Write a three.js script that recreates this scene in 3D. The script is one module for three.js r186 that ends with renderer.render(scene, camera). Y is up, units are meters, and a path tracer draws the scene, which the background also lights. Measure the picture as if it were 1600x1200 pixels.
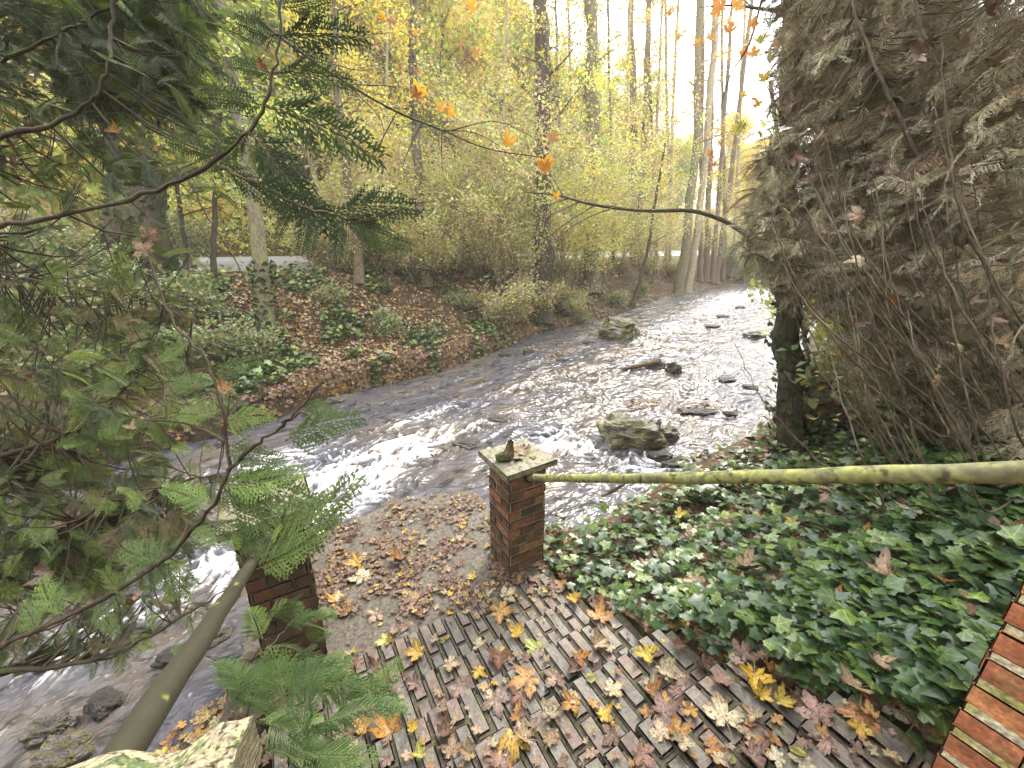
import * as THREE from 'three';
import { createNoise2D, createNoise3D } from 'simplex-noise';

// ───────────────────────── camera, sky, sun, exposure ─────────────────────────
const scene = new THREE.Scene();
const CAM_Y = 2.55, PITCH = 18.5 * Math.PI / 180, FOCAL = 640;          // focal length in pixels of the 1600x1200 photograph
const camera = new THREE.PerspectiveCamera(2 * Math.atan(600 / FOCAL) * 180 / Math.PI, 4 / 3, 0.05, 900);
camera.position.set(0, CAM_Y, 0);
camera.rotation.set(-PITCH, 0, 0);
scene.add(camera);

const renderer = new THREE.WebGLRenderer({ antialias: true });
renderer.setSize(1024, 768);
renderer.toneMapping = THREE.LinearToneMapping;
renderer.toneMappingExposure = 4.7;
renderer.shadowMap.enabled = true;

{ // bright overcast sky, a little brighter overhead and towards the hidden sun
  const W = 256, H = 128, d = new Float32Array(W * H * 4);
  const sd = new THREE.Vector3(0.28, 0.62, -0.73).normalize();
  for (let j = 0; j < H; j++) for (let i = 0; i < W; i++) {
    const el = ((j + 0.5) / H - 0.5) * Math.PI, az = ((i + 0.5) / W - 0.5) * 2 * Math.PI;
    const dir = new THREE.Vector3(Math.cos(el) * Math.cos(az), Math.sin(el), Math.cos(el) * Math.sin(az));
    const up = Math.max(0, dir.y), g = Math.max(0, dir.dot(sd));
    const L = 0.78 + 0.45 * up + 1.2 * Math.pow(g, 3);
    const o = (j * W + i) * 4;
    d[o] = L * 0.97; d[o + 1] = L * 0.985; d[o + 2] = L * 1.03; d[o + 3] = 1;
  }
  const t = new THREE.DataTexture(d, W, H, THREE.RGBAFormat, THREE.FloatType);
  t.mapping = THREE.EquirectangularReflectionMapping; t.magFilter = THREE.LinearFilter; t.minFilter = THREE.LinearFilter; t.needsUpdate = true;
  scene.background = t; scene.environment = t;
}
const sun = new THREE.DirectionalLight(0xfff0da, 1.5);
sun.position.set(11, 26, -30); sun.target.position.set(0, 0, -5);
sun.castShadow = true; sun.shadow.radius = 24; sun.shadow.mapSize.set(2048, 2048);
Object.assign(sun.shadow.camera, { left: -30, right: 30, top: 30, bottom: -30, near: 1, far: 120 });
scene.add(sun, sun.target);

// ───────────────────────── helpers ─────────────────────────
let seedState = 1;
function reseed(s) { seedState = s >>> 0; }
function R() { seedState = (seedState + 0x6d2b79f5) | 0; let t = Math.imul(seedState ^ (seedState >>> 15), 1 | seedState); t = (t + Math.imul(t ^ (t >>> 7), 61 | t)) ^ t; return ((t ^ (t >>> 14)) >>> 0) / 4294967296; }
const rr = (a, b) => a + (b - a) * R();
const pick = (a) => a[Math.floor(R() * a.length) % a.length];
const gauss = () => (R() + R() + R() + R() - 2) * 0.87;
reseed(11); const n2 = createNoise2D(R), n3 = createNoise3D(R);
const fbm = (x, y, o = 4) => { let s = 0, a = 0.5, f = 1; for (let i = 0; i < o; i++) { s += a * n2(x * f + i * 17.3, y * f - i * 9.1); a *= 0.5; f *= 2.03; } return s; };
const clamp = (x, a = 0, b = 1) => Math.min(b, Math.max(a, x));
const ss = (a, b, x) => { const t = clamp((x - a) / (b - a)); return t * t * (3 - 2 * t); };
const lerp = (a, b, t) => a + (b - a) * t;
const V3 = (x, y, z) => new THREE.Vector3(x, y, z);
const P = (x, d, y) => V3(x, y, -d);                                   // (right, forward, up) to world
const ST = Math.sin(PITCH), CT = Math.cos(PITCH);
const ray = (px, py) => { const a = (px - 800) / FOCAL, b = (py - 600) / FOCAL; return [a, CT - b * ST, -(ST + b * CT)]; };
const atDepth = (px, py, z) => { const [x, d, y] = ray(px, py); return P(x * z, d * z, CAM_Y + y * z); };
const colour = (r, g, b) => new THREE.Color().setRGB(r, g, b);

const counts = {};
function numbered(name) { const k = counts[name] = (counts[name] ?? -1) + 1; return k ? name + '_' + String(k).padStart(3, '0') : name; }
function tag(o, label, category, group) { o.userData.label = label; o.userData.category = category; if (group) o.userData.group = group; return o; }
function thing(name, label, category, pos = [0, 0, 0], group) { const g = new THREE.Group(); g.name = numbered(name); g.position.set(...pos); scene.add(g); return tag(g, label, category, group); }
function mesh(name, geo, mat, parent, kind) { const m = new THREE.Mesh(geo, mat); m.name = name; m.castShadow = m.receiveShadow = true; if (kind) m.userData.kind = kind; parent.add(m); return m; }
function instanced(name, geo, mat, list, parent, kind = 'stuff') {       // list of {m: Matrix4, c: Color}
  const im = new THREE.InstancedMesh(geo, mat, list.length); im.name = name; im.castShadow = im.receiveShadow = true; im.userData.kind = kind;
  list.forEach((e, i) => { im.setMatrixAt(i, e.m); im.setColorAt(i, e.c); });
  parent.add(im); return im;
}
class MB {                                                               // collects faces into one geometry
  constructor() { this.p = []; this.n = []; this.u = []; this.c = []; this.i = []; }
  v(x, y, z, nx, ny, nz, u = 0, v = 0, c = null) { this.p.push(x, y, z); this.n.push(nx, ny, nz); this.u.push(u, v); if (c) this.c.push(c[0], c[1], c[2]); return this.p.length / 3 - 1; }
  tri(a, b, c) { this.i.push(a, b, c); }
  quad(a, b, c, d) { this.i.push(a, b, c, a, c, d); }
  geo(flat = false) {
    const g = new THREE.BufferGeometry();
    g.setAttribute('position', new THREE.Float32BufferAttribute(this.p, 3));
    if (!flat) g.setAttribute('normal', new THREE.Float32BufferAttribute(this.n, 3));
    g.setAttribute('uv', new THREE.Float32BufferAttribute(this.u, 2));
    if (this.c.length) g.setAttribute('color', new THREE.Float32BufferAttribute(this.c, 3));
    g.setIndex(this.i);
    if (flat) g.computeVertexNormals();
    return g;
  }
  tube(pts, radii, sides = 6, rough = 0, vScale = 1) {                   // tapered tube through pts
    const T = V3(), A = V3(), B = V3(), ref = V3(0.31, 0.2, 0.93).normalize(); let len = 0, prev = -1;
    for (let k = 0; k < pts.length; k++) {
      T.subVectors(pts[Math.min(k + 1, pts.length - 1)], pts[Math.max(k - 1, 0)]).normalize();
      if (k === 0) { A.crossVectors(T, Math.abs(T.dot(ref)) > 0.9 ? V3(1, 0, 0) : ref).normalize(); } else { A.addScaledVector(T, -A.dot(T)).normalize(); len += pts[k].distanceTo(pts[k - 1]); }
      B.crossVectors(T, A);
      const r = radii[k], start = this.p.length / 3;
      for (let s = 0; s <= sides; s++) {
        const a = s / sides * Math.PI * 2, c = Math.cos(a), si = Math.sin(a);
        const q = r * (1 + (rough ? rough * n3(c * 1.3 + pts[0].x, si * 1.3 + pts[0].z, len * 1.6 / Math.max(0.15, radii[0] * 4)) : 0));
        const nx = A.x * c + B.x * si, ny = A.y * c + B.y * si, nz = A.z * c + B.z * si;
        this.v(pts[k].x + nx * q, pts[k].y + ny * q, pts[k].z + nz * q, nx, ny, nz, s / sides * Math.max(0.04, 6.28 * radii[0]), len * vScale);
      }
      if (prev >= 0) for (let s = 0; s < sides; s++) this.quad(prev + s, prev + s + 1, start + s + 1, start + s);
      prev = start;
    }
    return this;
  }
}
const spline = (pts, n) => new THREE.CatmullRomCurve3(pts, false, 'centripetal').getPoints(n);

// ───────────────────────── textures and materials ─────────────────────────
function dataTex(W, H, fn, srgb = true, repeat) {
  const d = new Uint8Array(W * H * 4);
  for (let j = 0; j < H; j++) for (let i = 0; i < W; i++) { const c = fn(i / W, j / H), o = (j * W + i) * 4; d[o] = clamp(c[0]) * 255; d[o + 1] = clamp(c[1]) * 255; d[o + 2] = clamp(c[2]) * 255; d[o + 3] = 255; }
  const t = new THREE.DataTexture(d, W, H); t.colorSpace = srgb ? THREE.SRGBColorSpace : THREE.NoColorSpace;
  t.wrapS = t.wrapT = THREE.RepeatWrapping; t.magFilter = THREE.LinearFilter; t.minFilter = THREE.LinearMipmapLinearFilter; t.generateMipmaps = true; t.needsUpdate = true;
  if (repeat) t.repeat.set(repeat[0], repeat[1]);
  return t;
}
// seamless gradient noise: a lattice of f x f cells that wraps
const hashA = (x, y, k) => { let h = Math.imul(x, 374761393) + Math.imul(y, 668265263) + Math.imul(Math.round(k * 97), 1274126177); h = Math.imul(h ^ (h >>> 13), 1103515245); return ((h ^ (h >>> 16)) >>> 0) / 4294967296 * 6.28318; };
function tn(u, v, f, k = 0) {
  const n = Math.max(2, Math.round(f)), x = u * n, y = v * n, xi = Math.floor(x), yi = Math.floor(y), a = x - xi, b = y - yi, w = (q) => q * q * q * (q * (q * 6 - 15) + 10);
  const g = (i, j) => { const h = hashA((xi + i) % n, (yi + j) % n, k); return Math.cos(h) * (a - i) + Math.sin(h) * (b - j); };
  const A = w(a), B = w(b); return 1.5 * lerp(lerp(g(0, 0), g(1, 0), A), lerp(g(0, 1), g(1, 1), A), B);
}
const tfbm = (u, v, f, k = 0, o = 4) => { let s = 0, a = 0.55; for (let i = 0; i < o; i++) { s += a * tn(u, v, f, k + i * 7.7); a *= 0.55; f *= 2.1; } return s; };
const mixc = (a, b, t) => [lerp(a[0], b[0], t), lerp(a[1], b[1], t), lerp(a[2], b[2], t)];

const grainBump = dataTex(256, 256, (u, v) => { const g = 0.5 + 0.6 * tfbm(u, v, 14, 2, 5); return [g, g, g]; }, false);
function brickTex(base, stain, moss, k, stainAmt) {
  return dataTex(256, 256, (u, v) => {
    const n = tfbm(u, v, 6, k), f = tfbm(u, v, 40, k + 3, 3), s = ss(0.05 - stainAmt, 0.35 - stainAmt, tfbm(u, v, 4, k + 9));
    let c = mixc(base, [base[0] * 0.72, base[1] * 0.66, base[2] * 0.66], clamp(0.5 + n));
    c = mixc(c, stain, s * 0.8); c = mixc(c, moss, ss(0.22, 0.42, tfbm(u, v, 7, k + 21)) * 0.55);
    return c.map((x) => x * (1 + 0.35 * f));
  });
}
const mossC = [0.36, 0.40, 0.18];
const pillarTex = [
  brickTex([0.53, 0.36, 0.265], [0.30, 0.24, 0.18], mossC, 1, 0.08), brickTex([0.47, 0.30, 0.215], [0.25, 0.21, 0.145], mossC, 2, 0.18),
  brickTex([0.60, 0.40, 0.29], [0.36, 0.28, 0.20], mossC, 3, 0), brickTex([0.42, 0.28, 0.20], [0.20, 0.18, 0.12], [0.28, 0.29, 0.14], 4, 0.3)];
const pavTex = [
  brickTex([0.39, 0.37, 0.33], [0.24, 0.225, 0.19], [0.36, 0.36, 0.22], 5, 0.05), brickTex([0.41, 0.37, 0.325], [0.25, 0.225, 0.185], mossC, 6, 0.02),
  brickTex([0.355, 0.345, 0.31], [0.22, 0.21, 0.175], [0.34, 0.36, 0.2], 7, 0.1), brickTex([0.42, 0.35, 0.30], [0.26, 0.225, 0.185], mossC, 8, 0.1)];
const cleanBrickTex = [brickTex([0.80, 0.55, 0.37], [0.66, 0.45, 0.31], [0.72, 0.55, 0.34], 9, -0.1), brickTex([0.76, 0.49, 0.34], [0.56, 0.40, 0.28], [0.68, 0.5, 0.33], 10, 0)];
const std = (o) => new THREE.MeshStandardMaterial({ roughness: 0.85, ...o });
const bricky = (t, r = 0.8) => std({ map: t, bumpMap: grainBump, bumpScale: 0.003, roughness: r });
const M = {
  pillar: pillarTex.map((t) => bricky(t)), pav: pavTex.map((t) => bricky(t, 0.5)), clean: cleanBrickTex.map((t) => bricky(t)),
  mortar: std({ map: dataTex(256, 256, (u, v) => { const m = ss(-0.1, 0.3, tfbm(u, v, 5, 31)), f = tfbm(u, v, 40, 33, 3); return mixc([0.52, 0.48, 0.40], [0.38, 0.37, 0.24], m).map((x) => x * (1 + 0.4 * f)); }), bumpMap: grainBump, bumpScale: 0.006 }),
  mossyMortar: std({ map: dataTex(256, 256, (u, v) => { const m = ss(-0.15, 0.2, tfbm(u, v, 5, 41)), f = tfbm(u, v, 40, 43, 3); return mixc([0.78, 0.74, 0.63], [0.66, 0.64, 0.40], m).map((x) => x * (1 + 0.45 * f)); }), bumpMap: grainBump, bumpScale: 0.008 }),
  bed: std({ map: dataTex(256, 256, (u, v) => { const m = ss(-0.1, 0.3, tfbm(u, v, 7, 51)), f = tfbm(u, v, 40, 53, 3); return mixc([0.29, 0.26, 0.21], [0.26, 0.265, 0.155], m).map((x) => x * (1 + 0.5 * f)); }), bumpMap: grainBump, bumpScale: 0.008 }),
  slab: std({ map: dataTex(256, 256, (u, v) => { const m = ss(0.0, 0.35, tfbm(u, v, 6, 61)), f = tfbm(u, v, 36, 63, 4), d = ss(0.05, 0.4, tfbm(u, v, 9, 66)); return mixc(mixc([0.48, 0.46, 0.40], [0.40, 0.41, 0.26], m), [0.27, 0.25, 0.20], d * 0.8).map((x) => x * (1 + 0.35 * f)); }), bumpMap: grainBump, bumpScale: 0.006, roughness: 0.7 }),
  lichenSlab: std({ map: dataTex(512, 512, (u, v) => { const m = ss(-0.02, 0.22, tfbm(u, v, 7, 71)), l = ss(0.08, 0.25, tfbm(u, v, 22, 73)), f = tfbm(u, v, 50, 75, 4), k = ss(0.2, 0.35, tfbm(u, v, 30, 78)); return mixc(mixc(mixc([0.54, 0.50, 0.41], [0.33, 0.38, 0.23], m), [0.68, 0.65, 0.47], l * 0.8), [0.20, 0.19, 0.15], k * 0.8).map((x) => x * (1 + 0.4 * f)); }), bumpMap: grainBump, bumpScale: 0.012 }),
  concrete: std({ map: dataTex(512, 512, (u, v) => { const m = tfbm(u, v, 5, 81), f = tfbm(u, v, 50, 83, 4), p = ss(0.12, 0.3, tfbm(u, v, 26, 85)); return mixc(mixc([0.355, 0.33, 0.285], [0.27, 0.245, 0.20], clamp(0.5 + m)), [0.19, 0.16, 0.125], p * 0.8).map((x) => x * (1 + 0.45 * f)); }), bumpMap: grainBump, bumpScale: 0.01, roughness: 0.65 }),
  railMoss: std({ map: dataTex(256, 256, (u, v) => { const m = ss(-0.3, 0.25, tfbm(u, v, 16, 91)), d = ss(0.12, 0.4, tfbm(u, v, 26, 93)), f = tfbm(u, v, 40, 95, 4); return mixc(mixc([0.44, 0.44, 0.31], [0.54, 0.55, 0.31], m), [0.25, 0.24, 0.15], d * 0.8).map((x) => x * (1 + 0.35 * f)); }), bumpMap: grainBump, bumpScale: 0.002, roughness: 0.75 }),
  railDark: std({ map: dataTex(256, 256, (u, v) => { const m = ss(0.33, 0.38, tfbm(u, v, 24, 97)), f = tfbm(u, v, 40, 99, 4); return mixc([0.185, 0.18, 0.125], [0.45, 0.46, 0.20], m).map((x) => x * (1 + 0.18 * f)); }), bumpMap: grainBump, bumpScale: 0.001, roughness: 0.6 }),
  soil: std({ vertexColors: true, map: dataTex(512, 512, (u, v) => { const m = tfbm(u, v, 8, 101), f = tfbm(u, v, 60, 103, 4), p = ss(0.05, 0.25, tfbm(u, v, 30, 105)); return mixc(mixc([0.55, 0.46, 0.34], [0.40, 0.33, 0.23], clamp(0.5 + m)), [0.72, 0.58, 0.42], p * 0.5).map((x) => x * (1 + 0.6 * f)); }), bumpMap: grainBump, bumpScale: 0.03, roughness: 0.95 }),
  road: std({ map: dataTex(256, 256, (u, v) => { const f = tfbm(u, v, 50, 111, 4), m = tfbm(u, v, 4, 113), g = 0.52 * (1 + 0.25 * f + 0.12 * m); return [g, g * 0.99, g * 0.99]; }), roughness: 0.6 }),
  rock: std({ vertexColors: true, bumpMap: grainBump, bumpScale: 0.02, roughness: 0.55, map: dataTex(256, 256, (u, v) => { const f = 0.85 + 0.5 * tfbm(u, v, 10, 121, 5); return [f, f, f]; }) }),
};
function barkMat(a, b, k, moss, amt) {
  return std({ map: dataTex(256, 256, (u, v) => { const s = tfbm(u, v * 0.35, 26, k), f = tfbm(u, v, 50, k + 4, 3), m = ss(0.1 - amt, 0.4 - amt, tfbm(u, v, 5, k + 8)); return mixc(mixc(a, b, clamp(0.5 + 1.2 * s)), moss, m * 0.85).map((x) => x * (1 + 0.4 * f)); }),
    bumpMap: dataTex(256, 256, (u, v) => { const g = 0.5 + 0.7 * tfbm(u, v * 0.35, 26, k); return [g, g, g]; }, false), bumpScale: 0.02, roughness: 0.9 });
}
M.barkGrey = barkMat([0.40, 0.36, 0.30], [0.26, 0.22, 0.17], 131, [0.36, 0.38, 0.22], 0.05);
M.barkDark = barkMat([0.30, 0.25, 0.20], [0.16, 0.13, 0.10], 141, [0.26, 0.29, 0.14], 0.05);
M.barkMoss = barkMat([0.46, 0.43, 0.35], [0.30, 0.27, 0.21], 151, [0.42, 0.44, 0.25], 0.12);
M.barkPale = barkMat([0.66, 0.60, 0.52], [0.48, 0.42, 0.35], 161, [0.5, 0.5, 0.38], 0);
M.barkRed = barkMat([0.44, 0.38, 0.31], [0.29, 0.235, 0.185], 171, [0.42, 0.38, 0.24], 0);
M.twig = std({ map: M.barkDark.map, color: colour(0.85, 0.75, 0.68), bumpMap: M.barkDark.bumpMap, bumpScale: 0.003, roughness: 0.8 });
M.twigPale = std({ color: colour(0.24, 0.19, 0.13), roughness: 0.85 });
M.twigRed = std({ color: colour(0.30, 0.25, 0.20), roughness: 0.85, map: M.barkRed.map });
M.deadTwig = std({ map: M.barkGrey.map, bumpMap: M.barkGrey.bumpMap, bumpScale: 0.004, roughness: 0.9 });
const leafy = (tr, ro) => new THREE.MeshPhysicalMaterial({ color: 0xffffff, vertexColors: true, roughness: ro, transmission: tr, thickness: 0, side: THREE.DoubleSide });
// leaf print: paler veins, browned edges, spots (u, v run over the blade, stalk at the middle of the lower half)
const mapleSkin = dataTex(256, 256, (u, v) => { const x = (u - 0.5) / 0.45, y = (v - 0.5) / 0.45, r = Math.hypot(x, y), a = Math.atan2(x, y); let vein = 0; for (const q of [-2.25, -1.15, 0, 1.15, 2.25]) { const dd = Math.abs(Math.sin(a - q)) * r; if (Math.cos(a - q) > 0) { vein = Math.max(vein, 1 - ss(0.008, 0.03, dd)); const along = Math.cos(a - q) * r, rib = Math.abs(((along * 7 - Math.abs(dd) * 5) % 1 + 1) % 1 - 0.5); if (dd < 0.28) vein = Math.max(vein, 0.45 * (1 - ss(0.0, 0.09, rib))); } } const blot = tfbm(u, v, 7, 301), spot = ss(0.26, 0.34, tfbm(u, v, 16, 305)), edge = ss(0.55, 1.0, r + 0.35 * blot), g = 0.80 + 0.28 * blot + 0.14 * vein; return [g * (1 - 0.28 * edge) * (1 - 0.5 * spot), g * (1 - 0.36 * edge) * (1 - 0.58 * spot), g * (1 - 0.38 * edge) * (1 - 0.55 * spot)]; });
const ivySkin = dataTex(256, 256, (u, v) => { const x = (u - 0.5) / 0.8, y = (v - 0.3) / 0.8, r = Math.hypot(x, y), a = Math.atan2(x, y); let vein = 0; for (const q of [-1.7, -0.9, 0, 0.9, 1.7]) if (Math.cos(a - q) > 0) vein = Math.max(vein, 1 - ss(0.008, 0.035, Math.abs(Math.sin(a - q)) * r)); const b = tfbm(u, v, 8, 311), g = 0.72 + 0.25 * b; return [g + 0.26 * vein, g + 0.28 * vein, g + 0.22 * vein]; });
M.leaf = leafy(0.5, 1);            // thin living or yellow leaves
M.litter = leafy(0, 0.5); M.litter.map = mapleSkin; M.litter.bumpMap = mapleSkin; M.litter.bumpScale = 0.002;          // wet fallen leaves
M.ivy = new THREE.MeshPhysicalMaterial({ color: 0xffffff, vertexColors: true, roughness: 0.38, side: THREE.DoubleSide });
M.ivy.map = ivySkin;
M.spray = leafy(0.3, 1);
M.deadSpray = leafy(0, 0.85);

// ───────────────────────── land ─────────────────────────
const S = 0.5, C = 0.8660254;                                             // stair axis: 30 degrees off the view
const sOf = (x, d) => -S * x + C * d, wOf = (x, d) => C * x + S * d;      // along the stairs (down = +), across (right = +)
const xdOf = (s, w) => [-S * s + C * w, C * s + S * w];
const STEP_T = 0.335, STEP_R = 0.203, S0 = 1.635, W0 = -0.34, W1 = 1.48, LAND_Y = 0.28;
const stepNose = (k) => S0 - STEP_T * k, stepY = (k) => k < 0 ? LAND_Y + 0.012 : 0.35 + STEP_R * k;
const stairPlane = (s) => LAND_Y + Math.max(0, (S0 + 0.1 - s)) * (STEP_R / STEP_T);

const sm2 = (pts, n) => new THREE.CatmullRomCurve3(pts.map(([x, d]) => V3(x, 0, d)), false, 'centripetal').getPoints(n).map((p) => [p.x, p.z]);
const FAR = sm2([[60, 56], [40, 43], [22, 32], [14.2, 26.6], [8.9, 22.1], [5.4, 17.5], [2.9, 14.4], [1, 12.5], [-0.98, 10.2], [-2.27, 8.74], [-3.6, 7.6], [-4.4, 6.2], [-6.2, 4.6], [-9.5, 2.2], [-14, -3], [-20, -14]], 150);
const NEAR = sm2([[62, 46], [42, 35], [26, 25], [17, 18.6], [11.5, 13.6], [8.6, 11], [6.3, 8.6], [4.5, 6.3], [3.3, 5.05], [2.1, 4.25], [1.35, 3.62], [0.5, 3.05], [-0.3, 3.2], [-0.9, 3.1], [-1.45, 2.7], [-1.75, 2.1], [-2.1, 1.4], [-2.5, 0.2], [-4, -3], [-9, -14]], 170);
function sdist(poly, x, d) {                                             // signed distance, + on the left of the polyline's direction
  let best = 1e9, sg = 1;
  for (let i = 0; i + 1 < poly.length; i++) {
    const [ax, ay] = poly[i], [bx, by] = poly[i + 1], ex = bx - ax, ey = by - ay, t = clamp(((x - ax) * ex + (d - ay) * ey) / (ex * ex + ey * ey));
    const qx = x - ax - ex * t, qy = d - ay - ey * t, q = qx * qx + qy * qy;
    if (q < best) { best = q; sg = ex * qy - ey * qx; }
  }
  return Math.sign(sg) * Math.sqrt(best);
}
const dFar0 = (x, d) => -sdist(FAR, x, d), dNear0 = (x, d) => sdist(NEAR, x, d);    // + on the far / near land
function gridded(fn, x0, x1, d0, d1, e) {                                 // look-up table with linear steps, the function itself outside it
  const nx = Math.round((x1 - x0) / e), nd = Math.round((d1 - d0) / e), T = new Float32Array((nx + 1) * (nd + 1));
  for (let j = 0; j <= nd; j++) for (let i = 0; i <= nx; i++) T[j * (nx + 1) + i] = fn(x0 + i * e, d0 + j * e);
  return (x, d) => { const u = (x - x0) / e, v = (d - d0) / e; if (!(u >= 0 && v >= 0 && u < nx && v < nd)) return fn(x, d); const i = Math.floor(u), j = Math.floor(v), a = u - i, b = v - j, o = j * (nx + 1) + i; return (T[o] * (1 - a) + T[o + 1] * a) * (1 - b) + (T[o + nx + 1] * (1 - a) + T[o + nx + 2] * a) * b; };
}
const dFar = gridded(dFar0, -70, 80, -10, 90, 0.25), dNear = gridded(dNear0, -10, 20, -4, 22, 0.1);
const hillSlope = (x) => lerp(0.62, 0.16, ss(-12, 34, x));
function landY0(x, d) {
  const f = dFar(x, d);
  if (f > 0) {
    const b = 0.22 * ss(0, 0.12, f) + 1.70 * ss(0.0, 1, f / (3.6 + 0.5 * n2(x * 0.3, d * 0.3))) + 0.3 * clamp((f - 4.5) / 4.2);
    const nat = 0.14 * fbm(x * 0.8, d * 0.8, 3) * ss(0.2, 0.8, f) * (1 - ss(3.6, 4.6, f)) + 0.05 * fbm(x * 3, d * 3, 2) * ss(0.05, 0.3, f) * (1 - ss(4, 4.6, f));
    const hill = Math.max(0, f - 8.8);
    return b + nat + (hill > 0 ? 0.3 * ss(0, 1, hill) + hillSlope(x) * hill * (1 - 0.0022 * hill) + 0.9 * fbm(x * 0.07, d * 0.07, 3) * ss(0, 12, hill) : 0);
  }
  const n = dNear(x, d), s = sOf(x, d), w = wOf(x, d);
  if (n <= 0) return -0.38 - 0.25 * clamp(Math.min(-n, -f)) - 0.35 * ss(0.5, -3.5, x);         // stream bed
  const dip = -0.3 * ss(-0.5, -2.5, x);
  const shore = dip + 0.06 + 0.9 * n;
  let g;
  if (w > W1) g = Math.min(shore + 0.1, stairPlane(s) - 0.05 + 0.13 * (w - W1) + 0.06 * fbm(x * 1.5, d * 1.5, 3) * ss(0, 0.6, w - W1));
  else if (w > W0) g = Math.min(stairPlane(s) - 0.3, shore - 0.35);
  else g = Math.min(dip * 0.5 + 0.0 + 0.35 * n + 0.05 * fbm(x * 2, d * 2, 3), stairPlane(s) - 0.15);
  if (w > W1 + 2) g += 0.25 * ss(W1 + 2, W1 + 8, w) * (w - W1 - 2) * 0.4;
  return Math.min(g, 6);
}
const landY1 = gridded(landY0, -3.5, 6.5, -1, 8, 0.04), landY2 = gridded(landY1, -26, 26, -3, 40, 0.12);
const landY = (x, d) => (x > -3.5 && x < 6.4 && d > -1 && d < 7.9 ? landY1(x, d) : landY2(x, d));
const inStairs = (x, d) => { const w = wOf(x, d), s = sOf(x, d); return w > W0 && w < W1 && s < S0 + STEP_T && s > -1.2; };
const LANDING = [[1.92, -0.3], [1.95, 1.46], [2.42, 1.52], [2.75, 1.42], [3.2, 1.4], [3.32, 1.1], [3.42, 0.75], [3.3, 0.25], [3.25, -0.1], [2.75, -0.42], [1.95, -0.55]].map(([s, w]) => xdOf(s, w));
function inPoly(poly, x, y) { let c = false; for (let i = 0, j = poly.length - 1; i < poly.length; j = i++) { const [xi, yi] = poly[i], [xj, yj] = poly[j]; if ((yi > y) !== (yj > y) && x < (xj - xi) * (y - yi) / (yj - yi) + xi) c = !c; } return c; }
function walkY(x, d) {                                                   // what a fallen leaf lands on
  if (inStairs(x, d)) { const k = Math.floor((S0 - sOf(x, d)) / STEP_T); return stepY(Math.min(6, k < 0 ? -1 : k)); }
  if (inPoly(LANDING, x, d)) return LAND_Y;
  return landY(x, d);
}
function hit(px, py, fn = landY, zMax = 80) {                            // where the line of sight through a pixel meets the land
  const [rx, rd, ry] = ray(px, py); let prev = 0.3;
  for (let z = 0.3; z < zMax; z += 0.02 + z * 0.006) {
    if (CAM_Y + ry * z < fn(rx * z, rd * z)) { let a = prev, b = z; for (let k = 0; k < 14; k++) { const m = (a + b) / 2; if (CAM_Y + ry * m < fn(rx * m, rd * m)) b = m; else a = m; } return { x: rx * b, d: rd * b, y: fn(rx * b, rd * b), z: b }; }
    prev = z;
  }
  return null;
}
{ // the ground: one sheet, fine near the camera, to the horizon
  const N = 210, g = new MB(), A = 2.3, B = 34, X = (i) => A * Math.sinh(i / B);
  for (let j = -130; j <= N; j++) for (let i = -N; i <= N; i++) {
    const x = X(i) + 0.5, d = X(j) + 5, y = landY(x, d), e = 0.02 + 0.02 * Math.hypot(x, d - 5);
    const hx = (landY(x + e, d) - y) / e, hd = (landY(x, d + e) - y) / e, l = Math.hypot(hx, hd, 1);
    const f = dFar(x, d), gn = fbm(x * 0.25, d * 0.25, 3), wet = f < 0 && y < -0.1;
    let c = wet ? [0.20, 0.16, 0.11] : [0.25, 0.23, 0.18];
    if (f > 3.4) c = mixc(c, [0.34, 0.44, 0.10], ss(-0.05, 0.3, gn + (f < 9.6 ? 0.5 : 0)));
    if (f > 9.6) c = mixc(c, [0.58, 0.50, 0.18], ss(0.0, 0.35, fbm(x * 0.2 + 9, d * 0.2, 3)));
    g.v(x, y, -d, -hx / l, 1 / l, hd / l, x / 2.2, d / 2.2, c);
  }
  const W = 2 * N + 1, H = N + 131;
  for (let j = 0; j + 1 < H; j++) for (let i = 0; i + 1 < W; i++) { const a = j * W + i; g.quad(a, a + 1, a + W + 1, a + W); }
  mesh('ground', g.geo(), M.soil, scene, 'structure');
}
{ // the road along the far bank
  const g = new MB(), W = 9;
  const off = (i, o) => { const [ax, ad] = FAR[Math.max(0, i - 3)], [bx, bd] = FAR[Math.min(FAR.length - 1, i + 3)], ex = bx - ax, ed = bd - ad, l = Math.hypot(ex, ed); const [x, d] = FAR[i]; return [x + ed / l * o, d - ex / l * o]; };
  for (let i = 0; i < FAR.length; i++) for (let k = 0; k < W; k++) { const [x, d] = off(i, 4.7 + 3.9 * k / (W - 1)); g.v(x, landY(x, d) + 0.03 + 0.05 * Math.sin(Math.PI * k / (W - 1)), -d, 0, 1, 0, x / 3, d / 3); }
  for (let i = 0; i + 1 < FAR.length; i++) for (let k = 0; k + 1 < W; k++) { const a = i * W + k; g.quad(a, a + W, a + W + 1, a + 1); }
  mesh('road', g.geo(true), M.road, scene, 'structure');
}

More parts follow.
